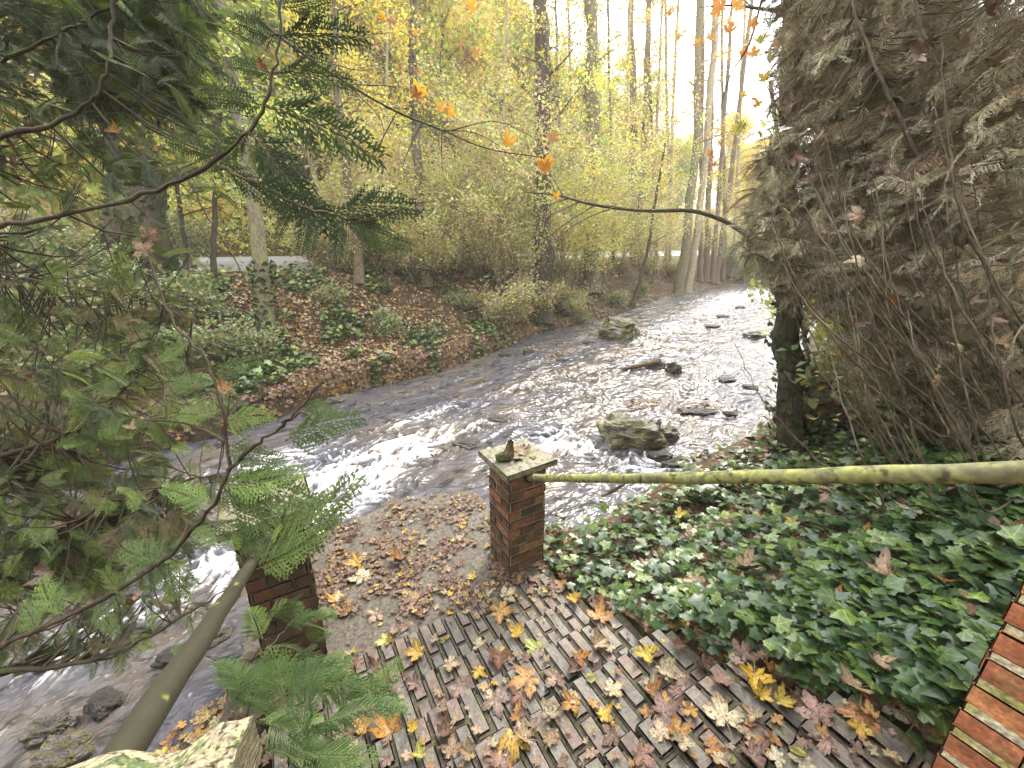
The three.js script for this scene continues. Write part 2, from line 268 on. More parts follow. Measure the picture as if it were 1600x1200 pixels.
// ───────────────────────── the stream ─────────────────────────
const CENTRE = sm2([[52, 48], [32, 34], [20, 26.5], [12.9, 20.5], [8.6, 16], [5.6, 12.6], [3.3, 10.1], [1.6, 8.2], [0.3, 6.9], [-1.1, 5.6], [-2.6, 4.4], [-3.9, 2.9], [-4.9, 1], [-6, -2], [-8, -7]], 1400);
const ARC = [0]; for (let i = 1; i < CENTRE.length; i++) ARC.push(ARC[i - 1] + Math.hypot(CENTRE[i][0] - CENTRE[i - 1][0], CENTRE[i][1] - CENTRE[i - 1][1]));
const waterHit = (px, py, y = 0) => { const [rx, rd, ry] = ray(px, py), z = (y - CAM_Y) / ry; return [rx * z, rd * z]; };
// [pixel x, pixel y, half-length along the flow (m), half-width (m), strength] of white water
const RAPIDS = [[560, 715, 1.1, 0.55, 1], [640, 680, 0.8, 0.4, 0.8], [470, 760, 0.9, 0.6, 1], [530, 790, 0.6, 0.25, 0.7], [640, 640, 0.8, 0.25, 0.5], [700, 630, 0.7, 0.25, 0.45], [860, 690, 0.45, 0.3, 1.0], [915, 700, 0.4, 0.2, 0.8],
  [1010, 725, 0.4, 0.35, 0.9], [830, 600, 1.0, 0.18, 0.55], [900, 650, 1.2, 0.3, 0.35], [1090, 605, 1.2, 0.2, 0.6], [1010, 560, 1.0, 0.3, 0.5], [1040, 520, 1.6, 0.5, 0.7], [1110, 490, 3, 0.8, 0.6], [1160, 468, 4, 1.2, 0.8], [760, 660, 0.7, 0.2, 0.5],
  [430, 690, 0.9, 0.45, 0.7], [340, 870, 0.9, 0.4, 0.6], [200, 930, 1, 0.4, 0.45], [1150, 640, 0.6, 0.15, 0.4], [950, 590, 1.2, 0.18, 0.4], [860, 560, 1, 0.15, 0.35], [690, 585, 0.8, 0.12, 0.3]].map(([a, b, l, w, s]) => [...waterHit(a, b), l, w, s]);
const flowDir = (i) => { const a = CENTRE[Math.max(0, i - 6)], b = CENTRE[Math.min(CENTRE.length - 1, i + 6)], l = Math.hypot(b[0] - a[0], b[1] - a[1]); return [(b[0] - a[0]) / l, (b[1] - a[1]) / l]; };
function nearestCentre(x, d) { let b = 0, q = 1e9; for (let i = 0; i < CENTRE.length; i += 4) { const e = (CENTRE[i][0] - x) ** 2 + (CENTRE[i][1] - d) ** 2; if (e < q) { q = e; b = i; } } return b; }
RAPIDS.forEach((p) => { const [fx, fd] = flowDir(nearestCentre(p[0], p[1])); p.push(fx, fd); });
function rough(x, d) { let s = 0.17; for (const [px, pd, l, w, k, fx, fd] of RAPIDS) { const ex = x - px, ed = d - pd, u = (ex * fx + ed * fd) / l, v = (-ex * fd + ed * fx) / w, q = u * u + v * v; if (q < 6) s += k * Math.exp(-q); } return Math.min(1.15, s); }
const level = (x, d) => 0.012 * Math.max(0, d - 6) - 0.30 * ss(-0.2, -3.2, x - 0.25 * (d - 5)) ;
function waterAt(x, d, a, b) {                                           // height and foam at a point; a along the flow, b across
  const k = rough(x, d), wa = 0.35 * n2(a * 0.9, b * 1.3), wb = 0.22 * n2(a * 0.8 + 31, b * 1.5 + 7);
  const A = a + wa, Bq = b + wb;
  const r1 = 1 - Math.abs(n2(A * 1.25, Bq * 3.6)), r2 = 1 - Math.abs(n2(A * 2.9 + 5, Bq * 7.5 + 3)), r3 = 1 - Math.abs(n2(A * 6.5 + 8, Bq * 15)), f4 = n2(A * 14, Bq * 26);
  const ridge = 0.5 * r1 + 0.3 * r2 + 0.2 * r3;
  const foam = ss(0.97 - 0.41 * k, 1.15 - 0.30 * k, ridge + 0.10 * f4 + 0.07 * k) * clamp(0.4 + 0.8 * k);
  const h = level(x, d) + 0.016 * n2(A * 0.7, Bq * 1.1) + (0.026 + 0.085 * k) * (r1 - 0.7) + (0.010 + 0.045 * k) * (r2 - 0.65) + (0.003 + 0.020 * k) * (r3 - 0.6) + 0.004 * k * f4;
  return { h, foam, k };
}
const STONES_BED = (x, d) => ss(0.15, 0.5, fbm(x * 2.2 + 3, d * 2.2, 4));
{
  const rows = []; let a = 0; const total = ARC[ARC.length - 1];
  while (a < total) { rows.push(a); const i = ARC.findIndex((q) => q >= a), D = CENTRE[Math.max(0, i)][1], x = CENTRE[Math.max(0, i)][0]; a += D > 12 ? 0.035 + 0.011 * (D - 12) : (x < -5 ? 0.07 : 0.032); }
  const HALF = 4.9, NB = 300, g = new MB(), col = [];
  const place = (aa, b) => { let i = 0, hi = ARC.length - 1; while (i < hi - 1) { const m = (i + hi) >> 1; if (ARC[m] <= aa) i = m; else hi = m; } const t = (aa - ARC[i]) / (ARC[i + 1] - ARC[i]), [fx, fd] = flowDir(i); return [lerp(CENTRE[i][0], CENTRE[i + 1][0], t) + fd * b, lerp(CENTRE[i][1], CENTRE[i + 1][1], t) - fx * b]; };
  const H = [], XY = [];
  for (const aa of rows) for (let k = 0; k <= NB; k++) { const b = (k / NB * 2 - 1) * HALF, [x, d] = place(aa, b); XY.push([x, d]); H.push(waterAt(x, d, aa, b).h); }
  const W = NB + 1, uv1 = [];
  for (let r = 0; r < rows.length; r++) for (let k = 0; k <= NB; k++) {
    const i = r * W + k; g.v(XY[i][0], H[i], -XY[i][1], 0, 1, 0, rows[r], (k / NB * 2 - 1) * HALF); uv1.push(r / (rows.length - 1), k / NB);
  }
  for (let r = 0; r + 1 < rows.length; r++) for (let k = 0; k < NB; k++) { const i = r * W + k; g.quad(i, i + 1, i + W + 1, i + W); }
  const geo = g.geo(true); geo.setAttribute('uv1', new THREE.Float32BufferAttribute(uv1, 2));
  const TW = 2048, TH = 1024, cd = new Uint8Array(TW * TH * 4), rd = new Uint8Array(TW * TH * 4);
  for (let i = 0; i < TW; i++) {
    const q = i / (TW - 1) * (rows.length - 1), r = Math.min(rows.length - 2, Math.floor(q)), aa = lerp(rows[r], rows[r + 1], q - r);
    for (let j = 0; j < TH; j++) {
      const b = (j / (TH - 1) * 2 - 1) * HALF, [x, d] = place(aa, b), w = waterAt(x, d, aa, b), fine = n2(aa * 22, b * 30), big = fbm(aa * 0.35, b * 0.8, 3), bed = STONES_BED(x, d);
      let c = mixc([0.27, 0.27, 0.295], [0.35, 0.305, 0.26], clamp(0.3 + big)); c = mixc(c, [0.15, 0.145, 0.15], bed * 0.75);
      const fine2 = n2(aa * 55, b * 70), f = clamp(w.foam * (0.85 + 0.35 * fine + 0.15 * fine2)); c = mixc(c, [0.88, 0.88, 0.88], f);
      const o = (j * TW + i) * 4; cd[o] = c[0] * 255; cd[o + 1] = c[1] * 255; cd[o + 2] = c[2] * 255; cd[o + 3] = 255;
      const ro = lerp(0.22, 0.75, f) * 255; rd[o] = rd[o + 1] = rd[o + 2] = ro; rd[o + 3] = 255;
    }
  }
  const tex = (d, srgb) => { const t = new THREE.DataTexture(d, TW, TH); t.colorSpace = srgb ? THREE.SRGBColorSpace : THREE.NoColorSpace; t.magFilter = THREE.LinearFilter; t.channel = 1; t.needsUpdate = true; return t; };
  const ripple = dataTex(512, 512, (u, v) => { const g = 0.5 + 0.5 * tfbm(u, v, 9, 201, 4) + 0.25 * (1 - Math.abs(tn(u, v, 22, 207))); return [g * 0.8, g * 0.8, g * 0.8]; }, false, [0.55, 1.0]);
  const water = new THREE.MeshPhysicalMaterial({ map: tex(cd, true), roughnessMap: tex(rd, false), roughness: 1, bumpMap: ripple, bumpScale: 0.02, ior: 1.36, specularIntensity: 1 });
  mesh('stream', geo, water, scene, 'structure');
}

// ───────────────────────── brick stairs, landing, pillars, rails ─────────────────────────
function chamferBox(w, h, l, c, u0 = 0, v0 = 0, jit = 0) {                // 44 triangles, uv in metres
  const hw = w / 2, hh = h / 2, hl = l / 2, g = new MB(), faces = [], id = {};
  const dims = [hw, hh, hl];
  const corner = (ax, sx, sy, sz) => {                                    // a vertex on the face across axis ax
    const s = [sx, sy, sz], p = s.map((q, k) => q * (k === ax ? dims[k] : dims[k] - c)), n = [0, 0, 0]; n[ax] = s[ax];
    const uv = ax === 0 ? [p[2], p[1]] : ax === 1 ? [p[0], p[2]] : [p[0], p[1]];
    const key = ax + '' + sx + sy + sz; id[key] = g.v(p[0] + jit * rr(-1, 1), p[1] + jit * rr(-1, 1), p[2] + jit * rr(-1, 1), ...n, uv[0] * 2.5 + u0, uv[1] * 2.5 + v0); return id[key];
  };
  for (let ax = 0; ax < 3; ax++) for (const s of [-1, 1]) { const q = []; for (const [a, b] of [[-1, -1], [1, -1], [1, 1], [-1, 1]]) { const k = [0, 0, 0]; k[ax] = s; k[(ax + 1) % 3] = a; k[(ax + 2) % 3] = b; q.push(corner(ax, ...k)); } s > 0 ? g.quad(...q) : g.quad(...q.reverse()); }
  for (let ax = 0; ax < 3; ax++) for (const a of [-1, 1]) for (const b of [-1, 1]) {   // edges run along axis ax
    const y = (ax + 1) % 3, z = (ax + 2) % 3, e = (s, on) => { const k = [0, 0, 0]; k[ax] = s; k[y] = a; k[z] = b; return id[on + '' + k[0] + k[1] + k[2]]; };
    const q = [e(-1, y), e(1, y), e(1, z), e(-1, z)]; a * b > 0 ? g.quad(...q) : g.quad(...q.reverse());
  }
  for (const x of [-1, 1]) for (const y of [-1, 1]) for (const z of [-1, 1]) { const q = [0, 1, 2].map((ax) => id[ax + '' + x + y + z]); x * y * z > 0 ? g.tri(...q) : g.tri(...q.reverse()); }
  return g.geo();
}
reseed(21);
const pavGeo = [], pavHalf = []; for (let k = 0; k < 5; k++) { pavGeo.push(chamferBox(0.066, 0.10, 0.213, 0.007, rr(0, 9), rr(0, 9), 0.0015)); pavHalf.push(chamferBox(0.066, 0.10, 0.118, 0.007, rr(0, 9), rr(0, 9), 0.0015)); }
const boxUV = (w, h, l, c = 0.006) => chamferBox(w, h, l, c, rr(0, 9), rr(0, 9));
const stairTurn = Math.atan2(S, C);                                       // local z axis runs along the stair axis (down the stairs = -z)
{
  const [bx, bd] = xdOf(S0, (W0 + W1) / 2);
  const stairs = thing('brick_stairs', 'flight of weathered brick steps strewn with fallen maple leaves, leading down to the stream', 'stairs', [bx, LAND_Y, -bd]);
  stairs.rotation.y = stairTurn;
  // local frame: x across (w), z = up the stairs
  for (let k = -1; k <= 6; k++) {
    const step = new THREE.Group(); step.name = 'step'; stairs.add(step);
    const y = stepY(k) - LAND_Y, z0 = k * STEP_T, wid = W1 - W0;
    const bed = mesh('mortar_bed', boxUV(wid - 0.03, k < 0 ? 0.1 : 0.24, STEP_T + 0.08, 0.01), M.bed, step); bed.position.set(0, y - 0.010 - (k < 0 ? 0.05 : 0.12), z0 + 0.018 + (STEP_T + 0.08) / 2);
    const cols = Math.floor(wid / 0.0795);
    for (let i = 0; i < cols; i++) {
      const x = -wid / 2 + 0.045 + i * 0.0795 + rr(-0.003, 0.003), half = (i + k) % 2 === 0, nose = rr(-0.012, 0.01) + (i % 5 === 0 ? -0.012 : 0);
      const put = (geo, zc) => { const b = mesh('brick', geo, pick(M.pav), step); b.position.set(x, y - 0.05 + rr(-0.005, 0.004), z0 + zc); b.rotation.set(rr(-0.012, 0.012), rr(-0.02, 0.02), rr(-0.02, 0.02)); };
      if (half) { put(pick(pavHalf), 0.059 + nose); put(pick(pavGeo), 0.118 + 0.012 + 0.1065 + nose); } else { put(pick(pavGeo), 0.1065 + nose); put(pick(pavHalf), 0.213 + 0.012 + 0.059 + nose); }
    }
  }
}
{ // concrete landing at the water's edge
  const sh = new THREE.Shape(); const pts = []; for (let i = 0; i < LANDING.length; i++) { const [ax, ad] = LANDING[i], [bx, bd] = LANDING[(i + 1) % LANDING.length]; for (let k = 0; k < 6; k++) { const t = k / 6, j = k ? 0.025 : 0; pts.push(new THREE.Vector2(lerp(ax, bx, t) + j * n2(ax + t * 5, ad), lerp(ad, bd, t) + j * n2(ax, ad + t * 5))); } }
  sh.setFromPoints(pts);
  const g = new THREE.ExtrudeGeometry(sh, { depth: 0.55, bevelEnabled: true, bevelSize: 0.02, bevelThickness: 0.02, bevelSegments: 2 });
  g.rotateX(-Math.PI / 2); g.translate(0, LAND_Y - 0.57, 0);
  const l = mesh(numbered('landing'), g, M.concrete, scene); tag(l, 'concrete landing covered in fallen leaves between the brick pillars and the water', 'landing'); l.userData.kind = 'structure';
}
function brickRun(parent, W, courses, ch, mats, joint, bl, bw, cfg) {       // a square pier of bricks; local y up from 0
  const g = {}; const geo = (l, w) => { const key = l.toFixed(3); if (!g[key]) g[key] = [0, 1, 2].map(() => chamferBox(l, ch - joint, w, cfg.c ?? 0.004, rr(0, 9), rr(0, 9), 0.001)); return pick(g[key]); };
  const core = mesh('mortar', boxUV(W - cfg.inset * 2, courses * ch - 0.004, W - cfg.inset * 2, 0.003), cfg.mortar, parent); core.position.y = courses * ch / 2;
  for (let k = 0; k < courses; k++) for (let side = 0; side < 4; side++) {   // pinwheel: a stretcher and a header on each face, shifting course by course
    const a = side * Math.PI / 2, ls = (k + side) % 2 ? [bl, W - bl - joint - bw] : [W - bl - joint - bw, bl];
    let x = -W / 2 + ((k % 2) ? bw + joint * 0.5 : 0); const span = W - bw - joint * 0.5; const tot = ls[0] + ls[1] + joint, sc = (span - joint) / (tot - joint);
    for (const l0 of ls) {
      const l = l0 * sc, b = mesh('brick', geo(l, bw), pick(mats), parent), cx = x + l / 2, cz = W / 2 - bw / 2 + rr(-0.002, 0.0035);
      b.position.set(cx * Math.cos(a) + cz * Math.sin(a), (k + 0.5) * ch, -cx * Math.sin(a) + cz * Math.cos(a)); b.rotation.set(rr(-0.009, 0.009), a + rr(-0.012, 0.012), rr(-0.013, 0.013)); x += l + joint;
    }
  }
}
reseed(22);
const PIL = 0.30, PCH = 0.0745;
function pillar(label, x, d, mats, n = 12) {
  const p = thing('brick_pillar', label, 'pillar', [x, LAND_Y - 0.06, -d], 'brick pillars at the foot of the stairs'); p.rotation.y = stairTurn;
  brickRun(p, PIL, n, PCH, mats, 0.011, 0.19, 0.09, { inset: 0.0035, mortar: n > 12 ? M.bed : M.mortar, c: 0.004 });
  const cap = mesh('cap_stone', chamferBox(0.41, 0.042, 0.41, 0.006, rr(0, 5), rr(0, 5), 0.004), M.slab, p); cap.position.y = n * PCH + 0.021; cap.rotation.y = 0.03;
  return p;
}
const midC = xdOf(2.07 + PIL / 2, wOf(0.109, 2.455)), leftC = xdOf(2.07 + PIL / 2, -0.187 - 0.01);
pillar('brick pillar with leaves and a dark stump of wood on its stone cap', ...midC, [M.pillar[0], M.pillar[1], M.pillar[2], M.pillar[3], M.pillar[1]]);
pillar('brick pillar half hidden by conifer sprays, with a rail leaving its side', ...leftC, [M.pillar[1], M.pillar[3], M.pillar[1]], 14);
{ // upper pier beside the top of the stairs, orange bricks with pale mossy joints
  const W = 0.34, s = sOf(0.98, 0.625) - W / 2, w = wOf(0.98, 0.625) + W / 2, [x, d] = xdOf(s, w), top = CAM_Y - 0.27, n = 17;
  const p = thing('brick_pier', 'orange brick pier with thick pale mossy mortar joints at the head of the stairs', 'pier', [x, top - n * 0.075, -d]); p.rotation.y = stairTurn;
  brickRun(p, W, n, 0.075, M.clean, 0.021, 0.215, 0.10, { inset: 0.0025, mortar: M.mossyMortar, c: 0.003 });
  const cap = mesh('cap_stone', boxUV(0.44, 0.045, 0.44), M.slab, p); cap.position.y = n * 0.075 + 0.0225;
}
{ // low pier whose lichened coping slab shows beside the camera
  const top = CAM_Y - 0.352, c = atDepth(392, 1118, 0.352 / 1.084), turn = stairTurn - 0.17, w = 0.46;
  const off = V3(-w / 2, 0, w / 2).applyAxisAngle(V3(0, 1, 0), turn);
  const p = thing('stone_pier', 'low pier topped by a rough lichen-covered coping stone, where the dark rail ends', 'pier', [c.x + off.x, top - 1.0, c.z + off.z]); p.rotation.y = turn;
  const g = new THREE.BoxGeometry(w, 0.06, w, 40, 5, 40), q = g.attributes.position;
  for (let i = 0; i < q.count; i++) { const X = q.getX(i), Y = q.getY(i), Z = q.getZ(i); const e = 0.012 * fbm(X * 14, Z * 14 + Y * 9, 4), ed = Math.max(Math.abs(X), Math.abs(Z)) / (w / 2); q.setXYZ(i, X * (1 + 0.05 * n3(X * 9, Y * 9, Z * 9)), Y + e * (Y > 0 ? 1 : 0.3) - (Y > 0 ? 0.012 * ss(0.9, 1, ed) : 0), Z * (1 + 0.05 * n3(Z * 9, X * 9, 4))); }
  const uv = g.attributes.uv; for (let i = 0; i < uv.count; i++) uv.setXY(i, uv.getX(i) * 2.6, uv.getY(i) * 2.6);
  g.computeVertexNormals();
  const cap = mesh('coping_stone', g, M.lichenSlab, p); cap.position.y = 0.982;
  reseed(24); const shaft = new THREE.Group(); shaft.name = 'shaft'; p.add(shaft); shaft.position.y = 0.94 - 12 * 0.075;
  brickRun(shaft, 0.34, 12, 0.075, M.pillar, 0.012, 0.215, 0.1, { inset: 0.005, mortar: M.mortar });
}
function rail(label, a, b, mat, r) {
  const r0 = thing('handrail', label, 'handrail', [a.x, a.y, a.z], 'sloping handrails of the stairs');
  const L = b.clone().sub(a), pts = []; for (let i = 0; i <= 24; i++) pts.push(L.clone().multiplyScalar(i / 24).add(V3(0, -0.012 * Math.sin(Math.PI * i / 24) + 0.002 * Math.sin(i * 1.7), 0)));
  mesh('pipe', new MB().tube(pts, pts.map((_, i) => r * (1 + 0.03 * Math.sin(i * 2.3))), 16, 0.015, 1).geo(), mat, r0);
  const fl = mesh('socket', new THREE.CylinderGeometry(r * 1.45, r * 1.5, 0.02, 18), M.twig, r0); fl.quaternion.setFromUnitVectors(V3(0, 1, 0), L.clone().normalize()); fl.position.copy(L.clone().normalize().multiplyScalar(0.012));
}
{ // rails run from the lower pillars up to the piers
  const ra = (t) => P(0.109 + 0.5 * t, 2.455 - 0.866 * t, CAM_Y - 1.497 + 0.537 * t);
  rail('yellow-green mossy metal handrail running from the leaf-topped pillar to the orange pier', ra(0), ra(2.11), M.railMoss, 0.0235);
  const A = atDepth(378, 895, 1.1), u = V3(S, 0.535, C).normalize();
  const la = (t) => A.clone().addScaledVector(u, t);
  rail('dark olive metal handrail with yellow lichen flecks running down to the half-hidden pillar', la(-1.06), la(1.1), M.railDark, 0.017);
}


// ───────────────────────── leaf shapes ─────────────────────────
function mapleGeo(fold, curl, twist, fine, stem = true, blotch = 0.12) {
  const g = new MB(), lobes = [[-2.25, 0.5], [-1.15, 0.86], [0, 1.02], [1.15, 0.86], [2.25, 0.5]], out = [];
  const push = (a, r) => out.push([Math.sin(a) * r, Math.cos(a) * r]);
  push(Math.PI, 0.06);
  lobes.forEach(([a, L], i) => {
    if (fine) { push(a - 0.48, L * 0.60); push(a - 0.37, L * 0.80); push(a - 0.26, L * 0.76); push(a - 0.14, L * 0.92); push(a + rr(-0.05, 0.05), L * rr(0.97, 1.07)); push(a + 0.14, L * 0.92); push(a + 0.26, L * 0.76); push(a + 0.37, L * 0.80); push(a + 0.48, L * 0.60); if (i < 4) push(a + 0.575, 0.40); }
    else { push(a - 0.36, L * 0.76); push(a, L); push(a + 0.36, L * 0.76); if (i < 4) push(a + 0.575, 0.42); }
  });
  const H = (x, y) => { const r = Math.hypot(x, y); return fold * Math.abs(x) + curl * r * r + twist * x * y + 0.06 * n2(x * 2.2 + fold * 30, y * 2.2 + curl * 20); };
  const vc = (x, y) => { const q = 1 + blotch * n2(x * 4 + curl * 10, y * 4) + blotch * 0.8 * n2(x * 11, y * 11), rib = 1; return [q * rib, q * rib * (1 + 0.5 * blotch * n2(x * 3 + 9, y * 3)), q * rib]; };
  const add = (x, y) => g.v(x * 0.5, H(x, y) * 0.5, -y * 0.5, 0, 1, 0, x * 0.45 + 0.5, y * 0.45 + 0.5, vc(x, y));
  const c0 = add(0, 0.1), n = out.length, mid = [], rim = [];
  for (const [x, y] of out) { if (fine) mid.push(add(x * 0.5, 0.05 + y * 0.5)); rim.push(add(x, y)); }
  for (let i = 0; i < n; i++) { const j = (i + 1) % n; if (fine) { g.tri(c0, mid[j], mid[i]); g.quad(mid[i], mid[j], rim[j], rim[i]); } else g.tri(c0, rim[j], rim[i]); }
  if (stem) { const b = [0.95, 0.85, 0.6], w = 0.012; const s0 = g.v(-w, 0.0, -0.02, 0, 1, 0, 0, 0, b), s1 = g.v(w, 0, -0.02, 0, 1, 0, 0, 0, b), s2 = g.v(w * 0.7 + 0.1 * twist, 0.05 + 0.05 * curl, 0.3, 0, 1, 0, 0, 0, b), s3 = g.v(-w * 0.7 + 0.1 * twist, 0.05 + 0.05 * curl, 0.3, 0, 1, 0, 0, 0, b), s4 = g.v(0.22 * twist, 0.02, 0.58, 0, 1, 0, 0, 0, b); g.quad(s0, s1, s2, s3); g.tri(s3, s2, s4); }
  return g.geo(true);
}
function ovalGeo(L, Wd, fold, curl, c = [1, 1, 1]) {                      // 6-triangle leaf, base at origin, along -z
  const g = new MB(), p = [[0, 0], [0.5, 0.3], [0.42, 0.62], [0, 1], [-0.42, 0.62], [-0.5, 0.3]].map(([x, y]) => g.v(x * Wd, Math.abs(x) * fold + curl * y * y, -y * L, 0, 1, 0, x, y, c));
  const m = g.v(0, curl * 0.2, -L * 0.45, 0, 1, 0, 0, 0, c); for (let i = 0; i < 6; i++) g.tri(m, p[(i + 1) % 6], p[i]);
  return g.geo(true);
}
function ivyGeo(dome, w) {                                               // 5-lobed ivy leaf
  const o = [[0, -0.05], [-0.28, -0.24], [-0.5, -0.04], [-0.39, 0.16], [-0.52, 0.36], [-0.27, 0.48], [0, 0.86], [0.27, 0.48], [0.52, 0.36], [0.39, 0.16], [0.5, -0.04], [0.28, -0.24]];
  const g = new MB(), c = g.v(0, dome, -0.18, 0, 1, 0, 0.5, 0.444, [1.15, 1.15, 1.1]), q = o.map(([x, y], i) => g.v(x * w, dome * 0.1 - 0.16 * Math.abs(x) * dome * 6 + 0.05 * n2(x * 3 + w * 9, y * 3), -y, 0, 1, 0, x * 0.8 + 0.5, y * 0.8 + 0.3, i % 2 ? [0.9, 0.95, 0.9] : [1, 1, 1]));
  for (let i = 0; i < o.length; i++) g.tri(c, q[(i + 1) % o.length], q[i]);
  return g.geo(true);
}
function clumpGeo(n, rad, size, flat = 0.7, pointy = 0.5) {               // a tuft of small separate leaves
  const g = new MB();
  for (let k = 0; k < n; k++) {
    let x, y, z; do { x = rr(-1, 1); y = rr(-1, 1); z = rr(-1, 1); } while (x * x + y * y + z * z > 1);
    const c = V3(x * rad, y * rad * flat, z * rad), dir = V3(rr(-1, 1), rr(-0.8, 0.5), rr(-1, 1)).normalize(), sd = V3().crossVectors(dir, V3(rr(-0.4, 0.4), 1, rr(-0.4, 0.4))).normalize(), up = V3().crossVectors(sd, dir), s = size * rr(0.65, 1.3), t = rr(0.72, 1.25), vc = [t, t * rr(0.92, 1.06), t * 0.95];
    const at = (f, w, h) => { const p = c.clone().addScaledVector(dir, f * s).addScaledVector(sd, w * s).addScaledVector(up, h * s); return g.v(p.x, p.y, p.z, up.x, up.y, up.z, 0, 0, vc); };
    const a = at(-0.5, 0, 0), b = at(0.05, 0.36 * (1.3 - pointy * 0.6), 0.1), d = at(0.05, -0.36 * (1.3 - pointy * 0.6), 0.1), e = at(0.55, 0, -0.05); g.tri(a, b, e); g.tri(a, e, d);
  }
  return g.geo();
}
function sprayGeo(droop, spread, thin, wob, dead) {                       // a flat conifer frond, unit length along -z
  const g = new MB(), wv = () => { const t = rr(0.75, 1.25); return [t, t, t]; };
  const axis = (t) => V3(wob * Math.sin(t * 3.1), -droop * t * t, -t);
  const blade = (p, dir, L, w, c, dr = 0) => { const sd = V3(-dir.z, 0, dir.x).normalize().multiplyScalar(w), q = p.clone().addScaledVector(dir, L); q.y -= dr * L; const m = p.clone().addScaledVector(dir, L * 0.5); m.y += w * 0.5; const a = g.v(p.x - sd.x * 0.5, p.y, p.z - sd.z * 0.5, 0, 1, 0, 0, 0, c), b = g.v(m.x + sd.x, m.y, m.z + sd.z, 0, 1, 0, 0, 0, c), e = g.v(q.x, q.y, q.z, 0, 1, 0, 0, 0, c), f = g.v(m.x - sd.x, m.y, m.z - sd.z, 0, 1, 0, 0, 0, c); g.tri(a, b, e); g.tri(a, e, f); };
  const N = 17;
  for (let i = 0; i < N; i++) { const t = i / N, p = axis(t), q = axis(t + 1 / N); blade(p, q.clone().sub(p).normalize(), 1.15 / N, 0.014 * (1.1 - t * 0.6), dead ? wv() : [0.8, 0.62, 0.5]); }
  for (let i = 1; i <= N; i++) for (const s of [-1, 1]) {
    const t = (i + (s > 0 ? 0.5 : 0)) / (N + 1), L = spread * (1.02 - t) ** 0.75 * rr(0.8, 1.12) * ss(0, 0.12, t) + 0.05, p = axis(t), ang = rr(0.65, 0.95), dir = V3(s * Math.sin(ang), 0, -Math.cos(ang)), c = wv();
    if (dead && R() < 0.22) continue;
    blade(p, dir, L, thin * 1.1, c, droop * 0.5);
    const m = Math.max(1, Math.floor(L / 0.055)); for (let k = 1; k <= m; k++) for (const e of [-1, 1]) { if (dead && R() < 0.35) continue; const f = (k - (e > 0 ? 0.2 : 0.6)) / m, a2 = rr(0.5, 0.8), d2 = V3(dir.x * Math.cos(a2) - e * dir.z * Math.sin(a2), dead ? rr(-0.35, 0.1) : rr(-0.12, 0.06), dir.z * Math.cos(a2) + e * dir.x * Math.sin(a2)); const bp = p.clone().addScaledVector(dir, L * f); bp.y -= droop * 0.5 * L * f; blade(bp, d2, rr(0.055, 0.09) * (1.15 - f * 0.5), thin, c, 0.1); }
  }
  return g.geo(true);
}
reseed(31);
const maples = [mapleGeo(0.10, 0.10, 0.1, true), mapleGeo(-0.14, 0.22, -0.2, true), mapleGeo(0.28, 0.34, 0.25, true, true, 0.2), mapleGeo(0.06, -0.16, 0.1, true, true, 0.3), mapleGeo(0.55, 0.5, -0.4, true, true, 0.2), mapleGeo(-0.5, 0.75, 0.6, true, true, 0.25), mapleGeo(0.2, -0.55, -0.5, true, true, 0.3), mapleGeo(0.9, 0.3, 0.2, true, true, 0.2)];
const mapleLo = [mapleGeo(0.12, 0.15, 0.1, false, false), mapleGeo(-0.15, 0.3, -0.2, false, false), mapleGeo(0.35, 0.35, 0.3, false, false)];
const ovals = [ovalGeo(1, 0.55, 0.2, 0.1), ovalGeo(1, 0.42, 0.35, -0.15), ovalGeo(1, 0.65, 0.15, 0.2)];
const ivies = [ivyGeo(0.08, 1), ivyGeo(0.14, 1.1), ivyGeo(0.05, 0.9)];
const sprays = [sprayGeo(0.25, 0.42, 0.0095, 0.04), sprayGeo(0.45, 0.36, 0.0095, -0.07), sprayGeo(0.12, 0.5, 0.010, 0.1)];
const combs = [sprayGeo(0.08, 0.26, 0.0115, 0.03), sprayGeo(0.15, 0.3, 0.0115, -0.05)];
const deadSprays = [sprayGeo(0.35, 0.36, 0.0065, 0.22, true), sprayGeo(0.6, 0.28, 0.0065, -0.25, true), sprayGeo(0.15, 0.42, 0.0065, 0.3, true)];
const clumps = [clumpGeo(14, 0.30, 0.085), clumpGeo(18, 0.36, 0.075), clumpGeo(10, 0.25, 0.1)];
const shrubClumps = [clumpGeo(10, 0.34, 0.08, 0.9, 0.35), clumpGeo(8, 0.30, 0.09, 0.9, 0.35)];

const Q = new THREE.Quaternion(), E = new THREE.Euler();
const pose = (p, s, rx, ry, rz) => new THREE.Matrix4().compose(p, Q.clone().setFromEuler(E.set(rx, ry, rz, 'YXZ')), typeof s === 'number' ? V3(s, s, s) : s);
const LIT = { yellow: [[0.56, 0.37, 0.04], [0.50, 0.31, 0.04], [0.58, 0.43, 0.08]], orange: [[0.42, 0.21, 0.04], [0.36, 0.16, 0.035], [0.46, 0.26, 0.06]], tan: [[0.37, 0.26, 0.15], [0.32, 0.21, 0.12], [0.43, 0.32, 0.19]], brown: [[0.20, 0.10, 0.055], [0.16, 0.085, 0.05], [0.26, 0.15, 0.10]], cream: [[0.47, 0.41, 0.24], [0.42, 0.37, 0.24]], green: [[0.34, 0.36, 0.06], [0.42, 0.42, 0.08]], pink: [[0.25, 0.165, 0.125], [0.21, 0.135, 0.10]] };
const jitc = (c, j = 0.15) => { const t = rr(1 - j, 1 + j); return colour(c[0] * t, c[1] * t * rr(0.94, 1.06), c[2] * t); };
const litCol = (k) => jitc(pick(LIT[k]));

